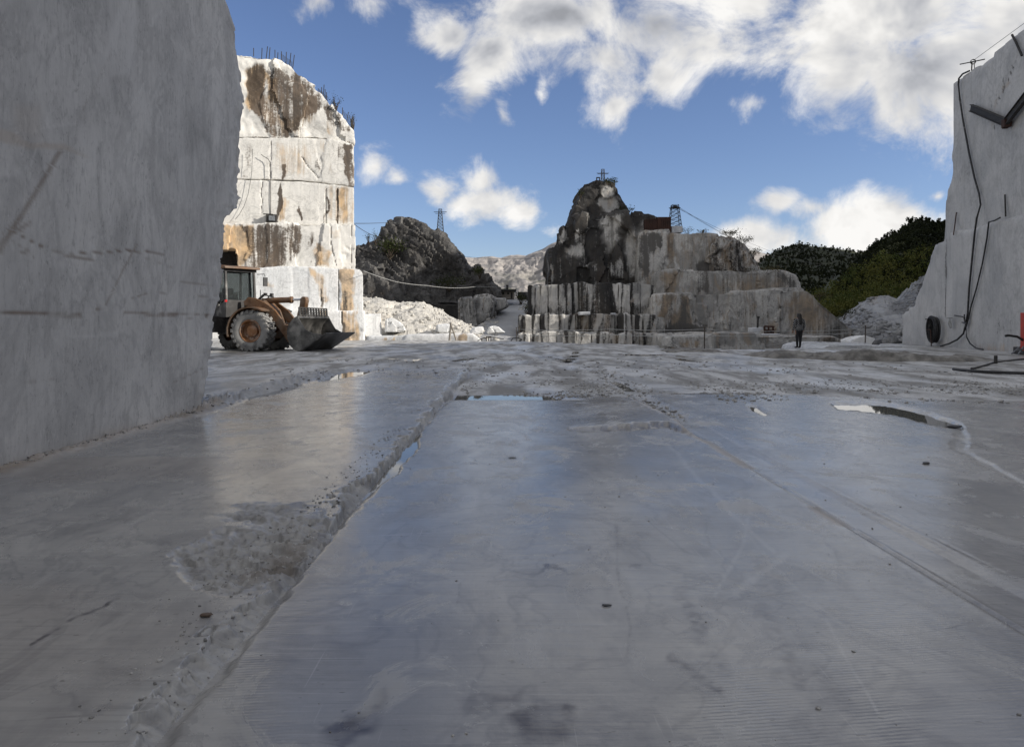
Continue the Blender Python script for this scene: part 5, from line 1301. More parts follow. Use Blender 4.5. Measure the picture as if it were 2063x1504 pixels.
# rear body
hood = slab([(-.65, 1.2), (-.65, 2.75), (-2.6, 2.6), (-3.1, 2.35), (-3.25, 1.2)], -.72, .72, 'R').build('engine_hood', M_ORANGE, LD, bevel=.06)
slab([(-.2, .75), (-.2, 1.5), (.9, 1.45), (1.5, 1.15), (1.5, .8)], -.45, .45, 'R').build('articulation_frame', M_DKFRAME, LD, bevel=.03)
slab([(-3.55, .9), (-3.55, 1.7), (-3.2, 1.8), (-3.1, .8)], -1.25, 1.25, 'R').build('counterweight', M_DKFRAME, LD, bevel=.06)
slab([(-.6, .85), (-.6, 1.6), (.35, 1.6), (.2, .85)], -1.25, 1.25, 'R').build('fuel_tank', M_DKFRAME, LD, bevel=.05)
for s in (-1, 1):
    st = MB()
    for zz in (.55, .9, 1.25, 1.6): st.box(R_(-.1, s * 1.32, zz), (.5, .22, .05), RA)
    st.tube([R_(.2, s * 1.4, .5), R_(.2, s * 1.4, 2.9)], .02, 6); st.tube([R_(-.4, s * 1.4, .5), R_(-.4, s * 1.4, 2.9)], .02, 6)
    st.build('steps', M_DKFRAME, LD)
    arc = [(-1.75 + math.cos(t) * 1.12, .93 + math.sin(t) * 1.10) for t in [math.radians(a) for a in range(20, 150, 10)]]
    arc2 = [(-1.75 + math.cos(t) * 1.07, .93 + math.sin(t) * 1.05) for t in [math.radians(a) for a in range(20, 150, 10)]]
    slab(arc + arc2[::-1], s * 1.12 - .4, s * 1.12 + .4, 'R').build('fender', M_DKFRAME, LD, smooth=40)
MB().tube([R_(-1.3, -.45, 2.6), R_(-1.3, -.45, 3.3)], .07, 10).build('exhaust_pipe', M_IRON, LD, smooth=40)
for s in (-1, 1):
    MB().tube([L(-.1, s * .3, 2.42), L(.05, s * .3, 2.6), L(.12, s * .3, 2.6)], .025, 6).box(L(.14, s * .3, 2.62), (.12, .16, .14), LH).build('work_lamp', M_DKFRAME, LD)
hs = MB()
for k in range(4):
    hs.tube([L(-.4, -.1 + .07 * k, 2.35), L(-.1, -.1 + .07 * k, 2.62), L(.35, -.1 + .07 * k, 2.5)], .022, 6)
hs.build('hydraulic_hose', M_BLACK, LD, smooth=60)

# ------------------------------------------------------------------ person looking out over the pit
def person():
    D = 37.6
    o0 = Vector(P(1608.5, 702.5, D)); o0.z = 0.02
    V, E, Rr = [], [], []
    def v(p, r, parent=None):
        V.append(p); Rr.append(r if isinstance(r, tuple) else (r, r))
        if parent is not None: E.append((parent, len(V) - 1))
        return len(V) - 1
    pel = v((0, 0, .93), (.165, .12))
    b1 = v((0, 0, 1.10), (.155, .115), pel); b2 = v((.005, -.01, 1.28), (.18, .125), b1); b3 = v((.01, .0, 1.42), (.165, .11), b2)
    nk = v((.01, .02, 1.50), (.06, .06), b3); hd = v((.01, .045, 1.60), (.078, .09), nk); ht = v((.01, .045, 1.70), (.062, .075), hd)
    nose = v((.01, .14, 1.615), .018, hd)
    for s in (-1, 1):
        hip = v((s * .09, 0, .86), (.10, .105), pel); kn = v((s * .095, .02 * s, .48), (.066, .07), hip); an = v((s * .085, -.01 + .03 * s, .09), (.045, .05), kn)
        he = v((s * .09, .02 + .03 * s, .045), (.045, .045), an); to = v((s * .11, .17 + .03 * s, .035), (.042, .032), he)
        sh = v((s * .19, 0, 1.40), (.075, .08), b3); el = v((s * .255, -.02, 1.13), (.058, .06), sh); wr = v((s * .245, .07, .90), (.042, .042), el)
        pm = v((s * .24, .095, .83), (.042, .024), wr)
        for k in range(4):
            f1 = v((s * (.235 + .008 * (k - 1.5)), .08 + .019 * k, .765), .0095, pm); f2 = v((s * (.222 + .006 * k), .083 + .018 * k, .735 + .006 * abs(k - 1.5)), .0085, f1)
        t1 = v((s * .225, .135, .82), .0105, pm); t2 = v((s * .215, .15, .785), .009, t1)
    me = bpy.data.meshes.new('person')
    me.from_pydata(V, E, [])
    def setup(o):
        md = o.modifiers.new('s', 'SKIN'); md.use_smooth_shade = True
        lay = me.skin_vertices[0] if me.skin_vertices else None
        sub = o.modifiers.new('d', 'SUBSURF'); sub.levels = 2; sub.render_levels = 2
    bm = bmesh.new(); bm.from_mesh(me)
    lay = bm.verts.layers.skin.verify()
    bm.verts.ensure_lookup_table()
    for i, bv in enumerate(bm.verts):
        bv[lay].radius = Rr[i]
        bv[lay].use_root = (i == 0)
    bm.to_mesh(me); bm.free()
    body = eval_mesh(me, setup)
    # flare the jumper a little and make the figure face away, leaning slightly
    m_sk = simple_mat('skin', (0.30, 0.17, 0.12), .6)
    m_tr = simple_mat('black_trousers', (0.012, 0.012, 0.014), .85)
    m_sh = simple_mat('black_shoes', (0.012, 0.012, 0.012), .5)
    m_ju, t, b = new_mat('patterned_jumper')
    co = N(t, 'ShaderNodeTexCoord').outputs['Object']
    sp_ = N(t, 'ShaderNodeSeparateXYZ', {0: co})
    band = mth(t, 'SINE', mth(t, 'MULTIPLY', sp_.outputs[2], 62.0))
    zig = mth(t, 'SINE', mth(t, 'MULTIPLY', sp_.outputs[0], 90.0))
    pt = mth(t, 'MULTIPLY', band, zig)
    pt = mth(t, 'ADD', pt, mth(t, 'MULTIPLY_ADD', noise(t, co, 26, 3, .6), 1.6, -.8))
    setin(t, b, 'Base Color', mixc(t, sstep(t, pt, .18, .4), (0.022, 0.022, 0.024), (0.30, 0.30, 0.30)))
    setin(t, b, 'Roughness', .95)
    co_ = get_co(body)
    for mm in (m_ju, m_tr, m_sk, m_sh): body.materials.append(mm)
    mi = np.empty(len(body.polygons), np.int32)
    for p in body.polygons:
        c = p.center
        if c.z > 1.485: k = 2
        elif c.z < .07: k = 3
        elif abs(c.x) > .17 and c.z < .885: k = 2
        elif c.z < .88: k = 1
        else: k = 0
        mi[p.index] = k
    body.polygons.foreach_set('material_index', mi)
    # jumper hem hangs wider than the hips
    hem = ss(1.25, .90, co_[:, 2]) * (co_[:, 2] > .885) * (np.abs(co_[:, 0]) < .20)
    co_[:, 0] *= 1 + .12 * hem; co_[:, 1] *= 1 + .15 * hem
    body.vertices.foreach_set('co', co_.astype(np.float32).ravel()); body.update()
    body.name = 'person'
    o = bpy.data.objects.new('person', body); COL.objects.link(o)
    sc = 1.80 / 1.78
    o.location = o0; o.rotation_euler = (0, math.radians(2), math.radians(12)); o.scale = (sc * 1.12, sc * 1.05, sc)
    tag(o, 'person in dark patterned jumper and black trousers standing at the rim, seen from behind', 'person')
    # long hair falling down the back
    m_h = simple_mat('dark_hair', (0.012, 0.010, 0.009), .6, 0, .4, 30)
    mb = MB()
    rows = [(1.735, .03, .04, .04), (1.715, .075, .085, .03), (1.66, .098, .108, .028), (1.60, .105, .108, .02), (1.53, .108, .098, .0), (1.45, .108, .085, -.035), (1.36, .10, .07, -.07), (1.27, .085, .05, -.10), (1.20, .055, .03, -.115), (1.17, .02, .012, -.118)]
    vs, fs, S = [], [], 20
    for (z, rx, ry, cy_) in rows:
        for k in range(S):
            th = 2 * math.pi * k / S
            yy = math.sin(th) * ry
            if yy > .04 and z < 1.66: yy = .04
            wv = 1 + .05 * math.sin(th * 7 + z * 9)
            vs.append((.01 + math.cos(th) * rx * wv, cy_ + yy * wv, z))
    for i in range(len(rows) - 1):
        for k in range(S):
            fs.append((i * S + k, i * S + (k + 1) % S, (i + 1) * S + (k + 1) % S, (i + 1) * S + k))
    fs.append(tuple(range(S))); fs.append(tuple((len(rows) - 1) * S + k for k in range(S)))
    mb.add(vs, fs)
    h = mb.build('hair', m_h, None, smooth=70)
    h.parent = o
person()

# ------------------------------------------------------------------ things on and by the right wall
def wp(px, py, off=.02, pl=None):
    """a point on the right wall, off metres proud of it"""
    p = Vector(plane_pt(px, py, pl or (PLU if py < HY - (HY - 492) - (px - 1881) * .34 + 0 else PLL)))
    return p + Vector((-math.cos(PLL[2] - math.pi / 2) if False else -.984, .177, 0)) * off
def on_up(px, py, off=.12): return wp(px, py, off, PLU)
def on_lo(px, py, off=.12): return wp(px, py, off, PLL)
o = MB().tube([on_up(1953, 143, .0), on_up(1942, 149, .06), on_up(1937, 158, .12), on_up(1936, 170, .12), on_up(1939, 200, .12), on_up(1945, 240, .12), on_up(1958, 310, .12), on_up(1970, 360, .14), on_up(1979, 390, .14), on_up(1982, 412, .14), on_lo(1977, 440, .2), on_lo(1970, 470, .14), on_lo(1964, 520, .12), on_lo(1958, 580, .12), on_lo(1955, 630, .12), on_lo(1953, 650, .14),
               on_lo(1948, 672, .16), on_lo(1938, 684, .22), on_lo(1925, 692, .3), on_lo(1912, 697, .4)], .045, 8).build('power_cable', M_BLACK, smooth=60)
tag(o, 'thick black cable snaking down the whole height of the right wall to its foot', 'cable')
o = MB().tube([on_lo(2030, 438, .3), on_lo(2012, 444, .16), on_lo(1998, 447, .12), on_lo(1993, 480, .1), on_lo(1984, 530, .1), on_lo(1972, 580, .1), on_lo(1960, 620, .1), on_lo(1956, 640, .1), on_lo(1952, 660, .14), on_lo(1956, 680, .18), on_lo(1966, 692, .25), on_lo(1985, 701, .4), on_lo(2005, 704, .5)], .035, 8).build('power_cable', M_BLACK, smooth=60)
tag(o, 'thinner black cable slanting from the bench edge down to the bundle on the right wall', 'cable')
mb = MB().tube([on_lo(1925, 635, .05), on_lo(1950, 637, .35), on_lo(1958, 638, .4)], .03, 6).tube([on_lo(1940, 649, .05), on_lo(1965, 651, .4)], .03, 6)
for k in range(5): mb.tube([on_lo(1950 + k * 1.5, 634 + k * 3, .16 + .03 * k), on_lo(1954 + k, 640 + k * 3, .26), on_lo(1952 + k, 652 - k, .15)], .035, 6)
tag(mb.build('cable_clamp', M_BLACK, smooth=50), 'knot of black cable hung on iron pins near the foot of the right wall', 'cable clamp')
# steel beam bracket
bm_ = thing('steel_bracket', 'bent dark steel beam bolted high on the right wall', 'bracket', tuple(on_up(2037, 248)))
def beam(mb, a, b, w=.16, hgt=.3):
    a, b = Vector(a), Vector(b); d = (b - a).normalized(); n = Vector((-.984, .177, 0)); u = d.cross(n).normalized(); n2 = u.cross(d)
    M = Matrix((d, n2, u)).transposed(); c = (a + b) / 2; Ln = (b - a).length
    mb.box(c, (Ln, w * .25, hgt), M=M); mb.box(c + u * hgt / 2, (Ln, w, hgt * .12), M=M); mb.box(c - u * hgt / 2, (Ln, w, hgt * .12), M=M)
    return mb
beam(MB(), on_up(1965, 217, .2), on_up(2040, 247, .25)).build('beam', M_IRON, bm_)
beam(MB(), on_up(2037, 248, .25), on_up(2080, 190, .2)).build('beam', M_IRON, bm_)
MB().box(on_up(2038, 248, .2), (.3, .3, .34), PLL[2]).box(on_up(2035, 254, .2), (.14, .2, .2), PLL[2]).build('foot_plate', M_RUST, bm_)
o = MB().tube([on_up(2044, 70, .1), on_up(2052, 85, .1), on_up(2064, 112, .1)], .05, 6).build('iron_bar', M_IRON); tag(o, 'dark iron bar leaning near the top of the right wall at the frame edge', 'bar')
o = MB().tube([on_up(2027, 392, .05), on_up(2031, 436, .10)], .035, 6).build('iron_bar', M_IRON); tag(o, 'short dark iron bar upright just above the bench edge of the right wall', 'bar')
o = MB().tube([on_up(1929, 428, .05), on_lo(1927, 473, .14)], .03, 6).build('iron_bar', M_RUST); tag(o, 'thin rusty bar fixed upright at the left end of the right wall', 'bar')
# pulley stand on the top
ps = thing('cable_stand', 'thin iron stand with a crossbar on the top corner of the right wall', 'stand', tuple(on_up(1953, 142, -.2)))
MB().tube([on_up(1953, 143, -.1), on_up(1954, 124, -.1)], .03, 6).tube([on_up(1959, 140, -.1), on_up(1958, 124, -.1)], .02, 6).build('post', M_IRON, ps)
MB().tube([on_up(1930, 130, -.1), on_up(1955, 125, -.1), on_up(1979, 120, -.1)], .028, 6).build('crossbar', M_IRON, ps)
MB().lathe([(.10, -.03), (.13, -.03), (.13, .03), (.10, .03), (.10, -.03)], on_up(1956, 125, -.1), (0.18, 1, 0), 16).build('pulley', M_IRON, ps)
o = MB().tube([on_up(1957, 122, -.1), on_up(2010, 83, -.1), on_up(2063, 44, -.1), on_up(2120, 4, -.1)], .012, 5).build('steel_wire', M_STEEL); tag(o, 'thin steel wire running up from the stand on top of the right wall', 'wire')
# coil of hose
hc = thing('hose_coil', 'coil of black hose hanging at the foot of the right wall', 'hose coil', tuple(on_lo(1893, 690, .4)))
cc = on_lo(1893, 662, .32)
ex = Vector((-.177, -.984, 0)); mb = MB()
for k in range(11):
    rx, rz = .58 + rnd.uniform(-.12, .08), .60 + rnd.uniform(-.07, .06)
    of = Vector((-.984, .177, 0)) * rnd.uniform(-.16, .16) + Vector((0, 0, rnd.uniform(-.05, .05)))
    mb.tube([cc + of + ex * rx * math.cos(i / 28 * 6.2832) + Vector((0, 0, rz * math.sin(i / 28 * 6.2832) * (1 if math.sin(i / 28 * 6.2832) > 0 else 1.12))) for i in range(29)], .04, 6, caps=False)
mb.build('hose', M_BLACK, hc, smooth=60)
MB().tube([on_lo(1880, 641, -.1), on_lo(1893, 643, .7)], .03, 6).build('iron_pin', M_IRON, hc)
o = MB().tube([on_lo(1897, 664, .55), on_lo(1899, 703, .55)], .03, 6).tube([on_lo(1897, 664, .55), on_lo(1888, 664, .55)], .02, 6).build('iron_post', M_RUST); tag(o, 'short rusty post standing in front of the hose coil', 'post')
o = MB().tube([on_lo(1918, 640, -.05), on_lo(1924, 641, .4)], .02, 6)
for k in range(6): o.tube([on_lo(1922 + k * .8, 640, .2 + .02 * k), on_lo(1920 + k * 1.2, 652, .22), on_lo(1923 + k * .6, 661, .2)], .02, 5)
tag(o.build('rope_bundle', M_ROPE, smooth=60), 'small grey bundle of rope hung beside the hose coil', 'rope')
# red machine at the frame edge
rm = thing('drill_rig', 'red steel machine column cut off by the right frame edge', 'machine', tuple(G(2066, 716)))
MB().box(Vector(G(2069, 716)) + Vector((0, 0, .95)), (.34, .3, 1.5)).build('column', M_RED, rm, bevel=.02)
MB().box(Vector(G(2076, 714)) + Vector((0, 0, .16)), (.9, .8, .3)).build('base', M_DKFRAME, rm, bevel=.03)
_b = Vector(G(2062, 716))
MB().tube([_b + Vector((.1, 0, .55)), _b + Vector((-.25, 0, .75)), _b + Vector((-.6, 0, .80)), _b + Vector((-.72, 0, .78))], .05, 8).build('handle', M_BLACK, rm, smooth=60)
MB().tube([_b + Vector((.1, 0, .5)), _b + Vector((-.28, -.1, .05))], .03, 6).tube([_b + Vector((-.35, -.1, .22)), _b + Vector((.1, -.1, .3))], .03, 6).tube([_b + Vector((-.28, .3, .05)), _b + Vector((.1, .1, .5))], .03, 6).build('leg', M_STEEL, rm)
# hoses and a peg on the floor
o = MB().tube([Vector(G(x, y)) + Vector((0, 0, .05)) for x, y in ((1921, 747), (1935, 749), (1960, 751), (1995, 753), (2030, 754.5), (2080, 756), (2140, 757))], .04, 8).build('hose', M_BLACK, smooth=60); tag(o, 'thick black hose lying on the floor at the right edge', 'hose')
o = MB().tube([Vector(G(x, y)) + Vector((0, 0, .05)) for x, y in ((1957, 746), (1972, 743), (1985, 739), (2003, 733), (2025, 730), (2063, 726), (2110, 722))], .028, 8).build('hose', M_BLACK, smooth=60); tag(o, 'thin dark hose slanting across the floor behind the thick black one', 'hose')
o = MB().tube([Vector(G(2006, 734)), Vector(G(2006, 734)) + Vector((0, 0, .28))], .05, 8).build('floor_peg', M_IRON, smooth=40); tag(o, 'small dark peg standing in the floor by the thin hose', 'peg')

# ------------------------------------------------------------------ rope fence along the rim
M_POST = simple_mat('fence_iron', (0.07, 0.055, 0.045), .8, .2, .4, 12)
def rim_post(px, top, bot, D, label, r=.03):
    a, b = Vector(P(px, bot, D)), Vector(P(px + .6, top, D))
    o = MB().tube([a - Vector((0, 0, .2)), b], r, 6).tube([b, b + Vector((0, 0, .05))], r * 1.5, 6).build('fence_post', M_POST)
    tag(o, label, 'post', 'iron posts of the rope fence')
    return b
p1 = rim_post(1040, 661, 688, 52, 'thin iron fence post in front of the ramp')
p2 = rim_post(1419, 661, 702, 37.2, 'thin iron fence post left of the person, before the benched rock')
p3 = rim_post(1743, 657, 697, 41.5, 'thin iron fence post beside the white boulder')
p4 = rim_post(1690, 664, 690, 47, 'thin iron fence post between the person and the white boulder', .02)
def rope(pts, label, r=.014, sag=.06):
    P_ = []
    for a, b in zip(pts[:-1], pts[1:]):
        a, b = Vector(a), Vector(b)
        for k in range(10):
            f = k / 10
            P_.append(a.lerp(b, f) - Vector((0, 0, sag * 4 * f * (1 - f))))
    P_.append(Vector(pts[-1]))
    tag(MB().tube(P_, r, 5).build('rope', M_ROPE, smooth=60), label, 'rope')
rope([P(1040, 663, 52), P(1230, 663, 44), P(1419, 663, 37.2), P(1560, 667, 38.5), P(1743, 661, 41.5), P(1818, 663, 44)], 'upper pale rope strung along the rim between the iron posts')
rope([P(1040, 675, 52), P(1240, 674, 44), P(1419, 676, 37.2), P(1600, 672, 39), P(1743, 669, 41.5), P(1818, 668, 44)], 'lower pale rope strung along the rim between the iron posts')
rope([P(1419, 699, 37.2), P(1500, 697, 38), P(1600, 686, 40), P(1690, 672, 47), P(1780, 652, 60)], 'dark loose line slanting from the ground behind the person', .012, .1)
rope([P(733, 546, 63), P(800, 568, 70), P(860, 575, 76), P(915, 580, 82), P(960, 577, 90), P(1040, 578, 100)], 'pale rope swinging across the dark rocky hill', .025, .05)
# A-frame stand
af = thing('wooden_trestle', 'pale wooden A-shaped prop standing at the rim before the sunlit ledge', 'trestle', G(912, 686))
_D = 53
m_wood = simple_mat('weathered_wood', (0.26, 0.235, 0.20), .85, 0, .3, 10)
MB().tube([P(905.5, 686, _D), P(907, 668, _D), P(908.5, 650, _D)], .075, 6).build('leg', m_wood, af)
MB().tube([P(919.5, 686, _D), P(914, 669, _D), P(908, 652, _D)], .065, 6).build('leg', m_wood, af)
MB().tube([P(906, 671, _D), P(914.5, 671, _D)], .035, 6).build('brace', m_wood, af)
# small trestle and post stand
tr_ = thing('iron_trestle', 'low dark iron trestle with a long bar lying at the rim', 'trestle', G(984, 687))
_m = MB()
for x in (980, 984, 989): _m.tube([P(x, 687, 52), P(x, 678, 52)], .035, 5)
_m.tube([P(979, 678, 52), P(990, 678, 52)], .035, 5)
_m.build('frame', M_IRON, tr_)
MB().tube([P(962, 686, 52), P(975, 681, 52), P(992, 679, 52), P(1015, 683, 52)], .03, 5).build('bar', M_IRON, tr_)
st_ = thing('iron_stand', 'low bent iron stand around the fence post before the ramp', 'stand', G(1038, 688))
MB().tube([P(1029, 688, 51.5), P(1033, 681, 51.5), P(1043, 680, 51.5), P(1052, 684, 51.5)], .035, 5).tube([P(1052, 684, 51.5), P(1045, 687, 51.5)], .03, 5).build('frame', M_IRON, st_)
MB().tube([P(1047, 684, 51.5), P(1050, 688, 51.5)], .035, 5).build('foot', M_IRON, st_)
# white boulder, pale slabs, cube on the bench
o = rock('white_boulder', [(1716, 696), (1716, 686), (1727, 681), (1742, 677), (1756, 680), (1763, 683), (1757, 690), (1752, 697)], (0, 46, 0), 1.6, .05, M_FRESH, None, amp=.10, freq=1.2, cells=14, camp=.08, seed=40, facet=.12, rough_edge=.5, base={'pale': .6}); tag(o, 'bright white marble boulder beside the fence post at the right', 'boulder')
o = rock('marble_slab', [(1652, 710), (1656, 700), (1668, 695), (1700, 694), (1760, 695), (1818, 697), (1830, 706)], (0, 37.5, 0), 5.5, .06, M_BLOCK, None, amp=.05, freq=.8, cells=20, camp=.05, sharp=25, seed=41, rough_edge=.6); tag(o, 'broad low pale slab edge between the person and the right wall', 'slab')
o = rock('marble_block', [(1516, 676), (1516, 660), (1537, 659), (1538, 676)], (0, 70.0, .1), 1.1, .06, M_BLOCK, None, amp=.02, seed=42, base={'pale': .4}); tag(o, 'pale squared block on the lower bench left of the rusty frame', 'block')
o = rock('marble_slab', [(1537, 675), (1540, 672), (1572, 672), (1574, 675)], (0, 69.5, .0), .8, .06, M_BLOCK, None, amp=.02, seed=43, base={'pale': .4}); tag(o, 'thin pale slab lying under the rusty frame on the bench', 'slab')
o = MB().tube([P(1526, 660, 70), P(1527.5, 640, 70)], .09, 6).tube([P(1527.5, 641, 70), P(1527.8, 637, 70)], .13, 6).build('iron_post', M_IRON); tag(o, 'dark post standing up from the pale squared block', 'post')
rfm = thing('rusty_winch', 'rusty iron winch frame on the bench by the pale block', 'winch', P(1550, 674, 72))
_m = MB()
for x in (1541, 1549, 1558): _m.tube([P(x, 673, 72), P(x - 1, 657, 72)], .10, 5)
for y in (657, 665, 672): _m.tube([P(1540, y, 72), P(1560, y + 1, 72)], .09, 5)
_m.build('frame', M_RUST, rfm)
MB().box(P(1550, 668, 72.4), (.7, .5, .4)).build('motor', M_RUST, rfm, bevel=.05)

# ------------------------------------------------------------------ rusty container, masts and wires on the mound
ct = thing('rusty_container', 'rust-brown sheet-metal container on top of the mound beside the lattice pylon', 'container', P(1325, 468, 86))
_D = 87.0
_m = MB(); w0, w1 = P(1299, 468, _D), P(1326, 468, _D); w2 = P(1352, 468, _D)
for (a, b, t0, t1, off) in ((1299, 1326, 443, 439, 0), (1326, 1352, 437, 437, -.25)):
    A, B = Vector(P(a, 469, _D + off)), Vector(P(b, 469, _D + off))
    h0, h1 = P(a, t0, _D + off)[2], P(b, t1, _D + off)[2]
    _m.add([A, B, (B.x, B.y, h1), (A.x, A.y, h0), (A.x, A.y + 2.4, A.z), (B.x, B.y + 2.4, B.z), (B.x, B.y + 2.4, h1), (A.x, A.y + 2.4, h0)], [(0, 1, 2, 3), (5, 4, 7, 6), (4, 0, 3, 7), (1, 5, 6, 2), (3, 2, 6, 7), (4, 5, 1, 0)])
_m.build('body', M_RUST, ct)
for k in range(13):
    x = 1301 + k * 4.1
    off = 0 if x < 1326 else -.25
    MB().tube([P(x, 467.5, _D + off - .02), P(x, 441 if x < 1326 else 438.5, _D + off - .02)], .07, 4).build('rib', M_RUST, ct)
MB().box(Vector(P(1321, 455, _D - .06)), (.7, .08, 1.3)).build('door', simple_mat('door_brown', (0.04, 0.018, 0.012), .9), ct)

def lattice(name, label, px, pyb, pyt, D, wb, wtop, n=8, r=.07, arms=()):
    t = thing(name, label, 'pylon', P(px, pyb, D))
    b, tp = Vector(P(px, pyb, D)), Vector(P(px, pyt, D))
    cor = [(-1, -1), (1, -1), (1, 1), (-1, 1)]
    def c(k, f): 
        w = (wb + (wtop - wb) * f) / 2
        return b.lerp(tp, f) + Vector((cor[k][0] * w, cor[k][1] * w, 0))
    for k in range(4): MB().tube([c(k, 0), c(k, 1)], r, 5).build('leg', M_IRON, t)
    m = MB()
    for i in range(n):
        f0, f1 = i / n, (i + 1) / n
        for k in range(4):
            k2 = (k + 1) % 4
            m.tube([c(k, f0), c(k2, f1)], r * .55, 4); m.tube([c(k2, f0), c(k, f1)], r * .55, 4); m.tube([c(k, f1), c(k2, f1)], r * .55, 4)
    m.build('lattice', M_IRON, t)
    for (py, hw, rr) in arms:
        z = P(px, py, D)[2]
        MB().tube([(b.x - hw, b.y, z), (b.x + hw, b.y, z)], rr, 5).build('crossarm', M_IRON, t)
    return t
ly = lattice('lattice_pylon', 'dark lattice pylon with a platform beside the rusty container', 1359.5, 460, 413, 88, 1.4, .75, 6, .035, ((419, .7, .04),))
MB().box(Vector(P(1359.5, 419, 88)), (1.0, 1.0, .06)).build('platform', M_IRON, ly)
MB().tube([P(1352, 416, 88), P(1367, 416, 88)], .04, 4).box(Vector(P(1359.5, 415.5, 88)), (.35, .35, .25)).build('pulley_head', M_IRON, ly)
MB().box(Vector(P(1362, 463, 87.6)), (1.3, 1.3, .75)).build('concrete_foot', M_BLOCK, ly, bevel=.05)
lattice('lattice_pylon', 'grey slim lattice mast on the shoulder of the dark rocky hill', 887, 480, 421, 150, 1.5, .55, 9, .045, ((427, 1.3, .06), (430, 1.0, .05)))
pk = lattice('lattice_pylon', 'small mast with short crossarms on the very peak of the mound', 1214.5, 373, 341, 92, .45, .32, 5, .03, ((349, .75, .035), (350.5, .65, .03)))
o = MB()
for x in (1202, 1208): o.tube([P(x, 374, 92), P(x, 358, 92)], .07, 5)
o.tube([P(1201.5, 358, 92), P(1208.5, 358, 92)], .08, 5)
tag(o.build('iron_gantry', M_IRON), 'small dark portal frame left of the mast on the peak', 'frame')
def wire(a, b, label, r=.03, sag=1.0):
    a, b = Vector(a), Vector(b)
    tag(MB().tube([a.lerp(b, k / 24) - Vector((0, 0, sag * 4 * (k / 24) * (1 - k / 24))) for k in range(25)], r, 4).build('overhead_wire', M_IRON, smooth=60), label, 'wire')
wire(P(1364, 415, 88), P(1610, 489, 440), 'topmost overhead wire from the container pylon to the wooded hill', .018, 6)
wire(P(1364, 417, 88), P(1625, 497, 440), 'middle overhead wire from the container pylon to the wooded hill', .018, 6)
wire(P(1364, 419, 88), P(1720, 506, 440), 'lowest overhead wire from the container pylon to the wooded hill', .018, 7)
wire(P(714, 450, 68), P(780, 448, 118), 'upper wire between the marble pillar and the dark hill', .03, .05)
wire(P(714, 452, 68), P(768, 477, 118), 'lower wire between the marble pillar and the dark hill', .03, .3)
wire(P(930, 516, 130), P(1114, 519, 92), 'thin wire crossing in front of the far mountains', .02, .3)

# ------------------------------------------------------------------ long hut by the ramp
ht = thing('quarry_hut', 'long low hut with a dark flat roof above the ramp', 'hut', P(1010, 600, 118))
_D = 118
m_plas = simple_mat('grey_plaster', (0.25, 0.22, 0.19), .9, 0, .25, 2.0)
m_roof = simple_mat('dark_roofing', (0.035, 0.032, 0.03), .85)
def hb(x0, x1, y0, y1, dep, m, nm, d0=0.0):
    a, b = Vector(P(x0, y1, _D + d0)), Vector(P(x1, y0, _D + d0))
    return MB().box(((a.x + b.x) / 2, a.y + dep / 2, (a.z + b.z) / 2), (abs(b.x - a.x), dep, abs(b.z - a.z))).build(nm, m, ht)
hb(952, 975, 585, 598, 4, m_plas, 'wall', .4); hb(974, 1008, 586, 600, 4, simple_mat('reddish_wall', (0.09, 0.045, 0.035), .9), 'wall', .2)
hb(1006, 1036, 587, 602, 4, m_plas, 'wall'); hb(946, 1040, 582.5, 585.5, 6, m_roof, 'roof', -1.0)
for x in (1012, 1022): hb(x, x + 3.5, 588.5, 593, .15, m_roof, 'window', -.1)
hb(1029, 1032.5, 589, 601, .15, m_roof, 'door', -.1)
MB().tube([P(1022, 583, _D), P(1022, 574, _D)], .2, 6).build('chimney', m_roof, ht)
dh = MB()
a_ = Vector(P(1058, 600, 128)); dh.box((a_.x, a_.y, a_.z + .2), (2.6, 2, 1.6))
tag(dh.build('parked_dumper', M_DKFRAME, bevel=.2), 'small dark vehicle shape at the top of the ramp', 'vehicle')

# ------------------------------------------------------------------ fittings on the marble pillar
bx_ = thing('equipment_box', 'dark open equipment box on a ledge of the marble pillar', 'box', plane_pt(547, 446, plt(.6)))
a_ = Vector(plane_pt(547, 440, plt(.7)))
MB().box(a_ + Vector((0, 0, 0)), (.9, .7, .62), ANG).build('case', M_IRON, bx_, bevel=.03)
MB().box(a_ + Vector((.15, -.38, -.03)), (.5, .06, .42), ANG).build('panel', M_STEEL, bx_)
MB().tube([a_ + Vector((-.6, -.3, .33)), a_ + Vector((.2, -.3, .30))], .05, 5).build('lid_bar', M_IRON, bx_)
o = MB().tube([plane_pt(x, y, plt(.42)) for x, y in ((526, 311), (531, 315), (540, 320), (544, 327), (545, 360), (545, 400), (545, 432))], .026, 6).build('hanging_pipe', M_IRON, smooth=60); tag(o, 'thin dark pipe curving down the upper face of the marble pillar', 'pipe')
o = MB().tube([plane_pt(x, y, plt(.65)) for x, y in ((509, 300), (507, 350), (500, 390), (492, 415), (482, 432), (474, 442))], .018, 5).build('hanging_cable', M_IRON, smooth=60); tag(o, 'loose cable hanging on the left of the marble pillar', 'cable')
cvb = rock('shaded_rock_recess', [(430, 490), (485, 490), (485, 560), (430, 560)], plt(-2.0), 3.0, .3, M_DARKROCK, None, amp=.2, base={'stain': .95}, seed=50); tag(cvb, 'back of the square recess in the marble pillar behind the loader roof, blackened as its shade', 'rock face')  # fills the notch; cavity shade put in as near-black colour
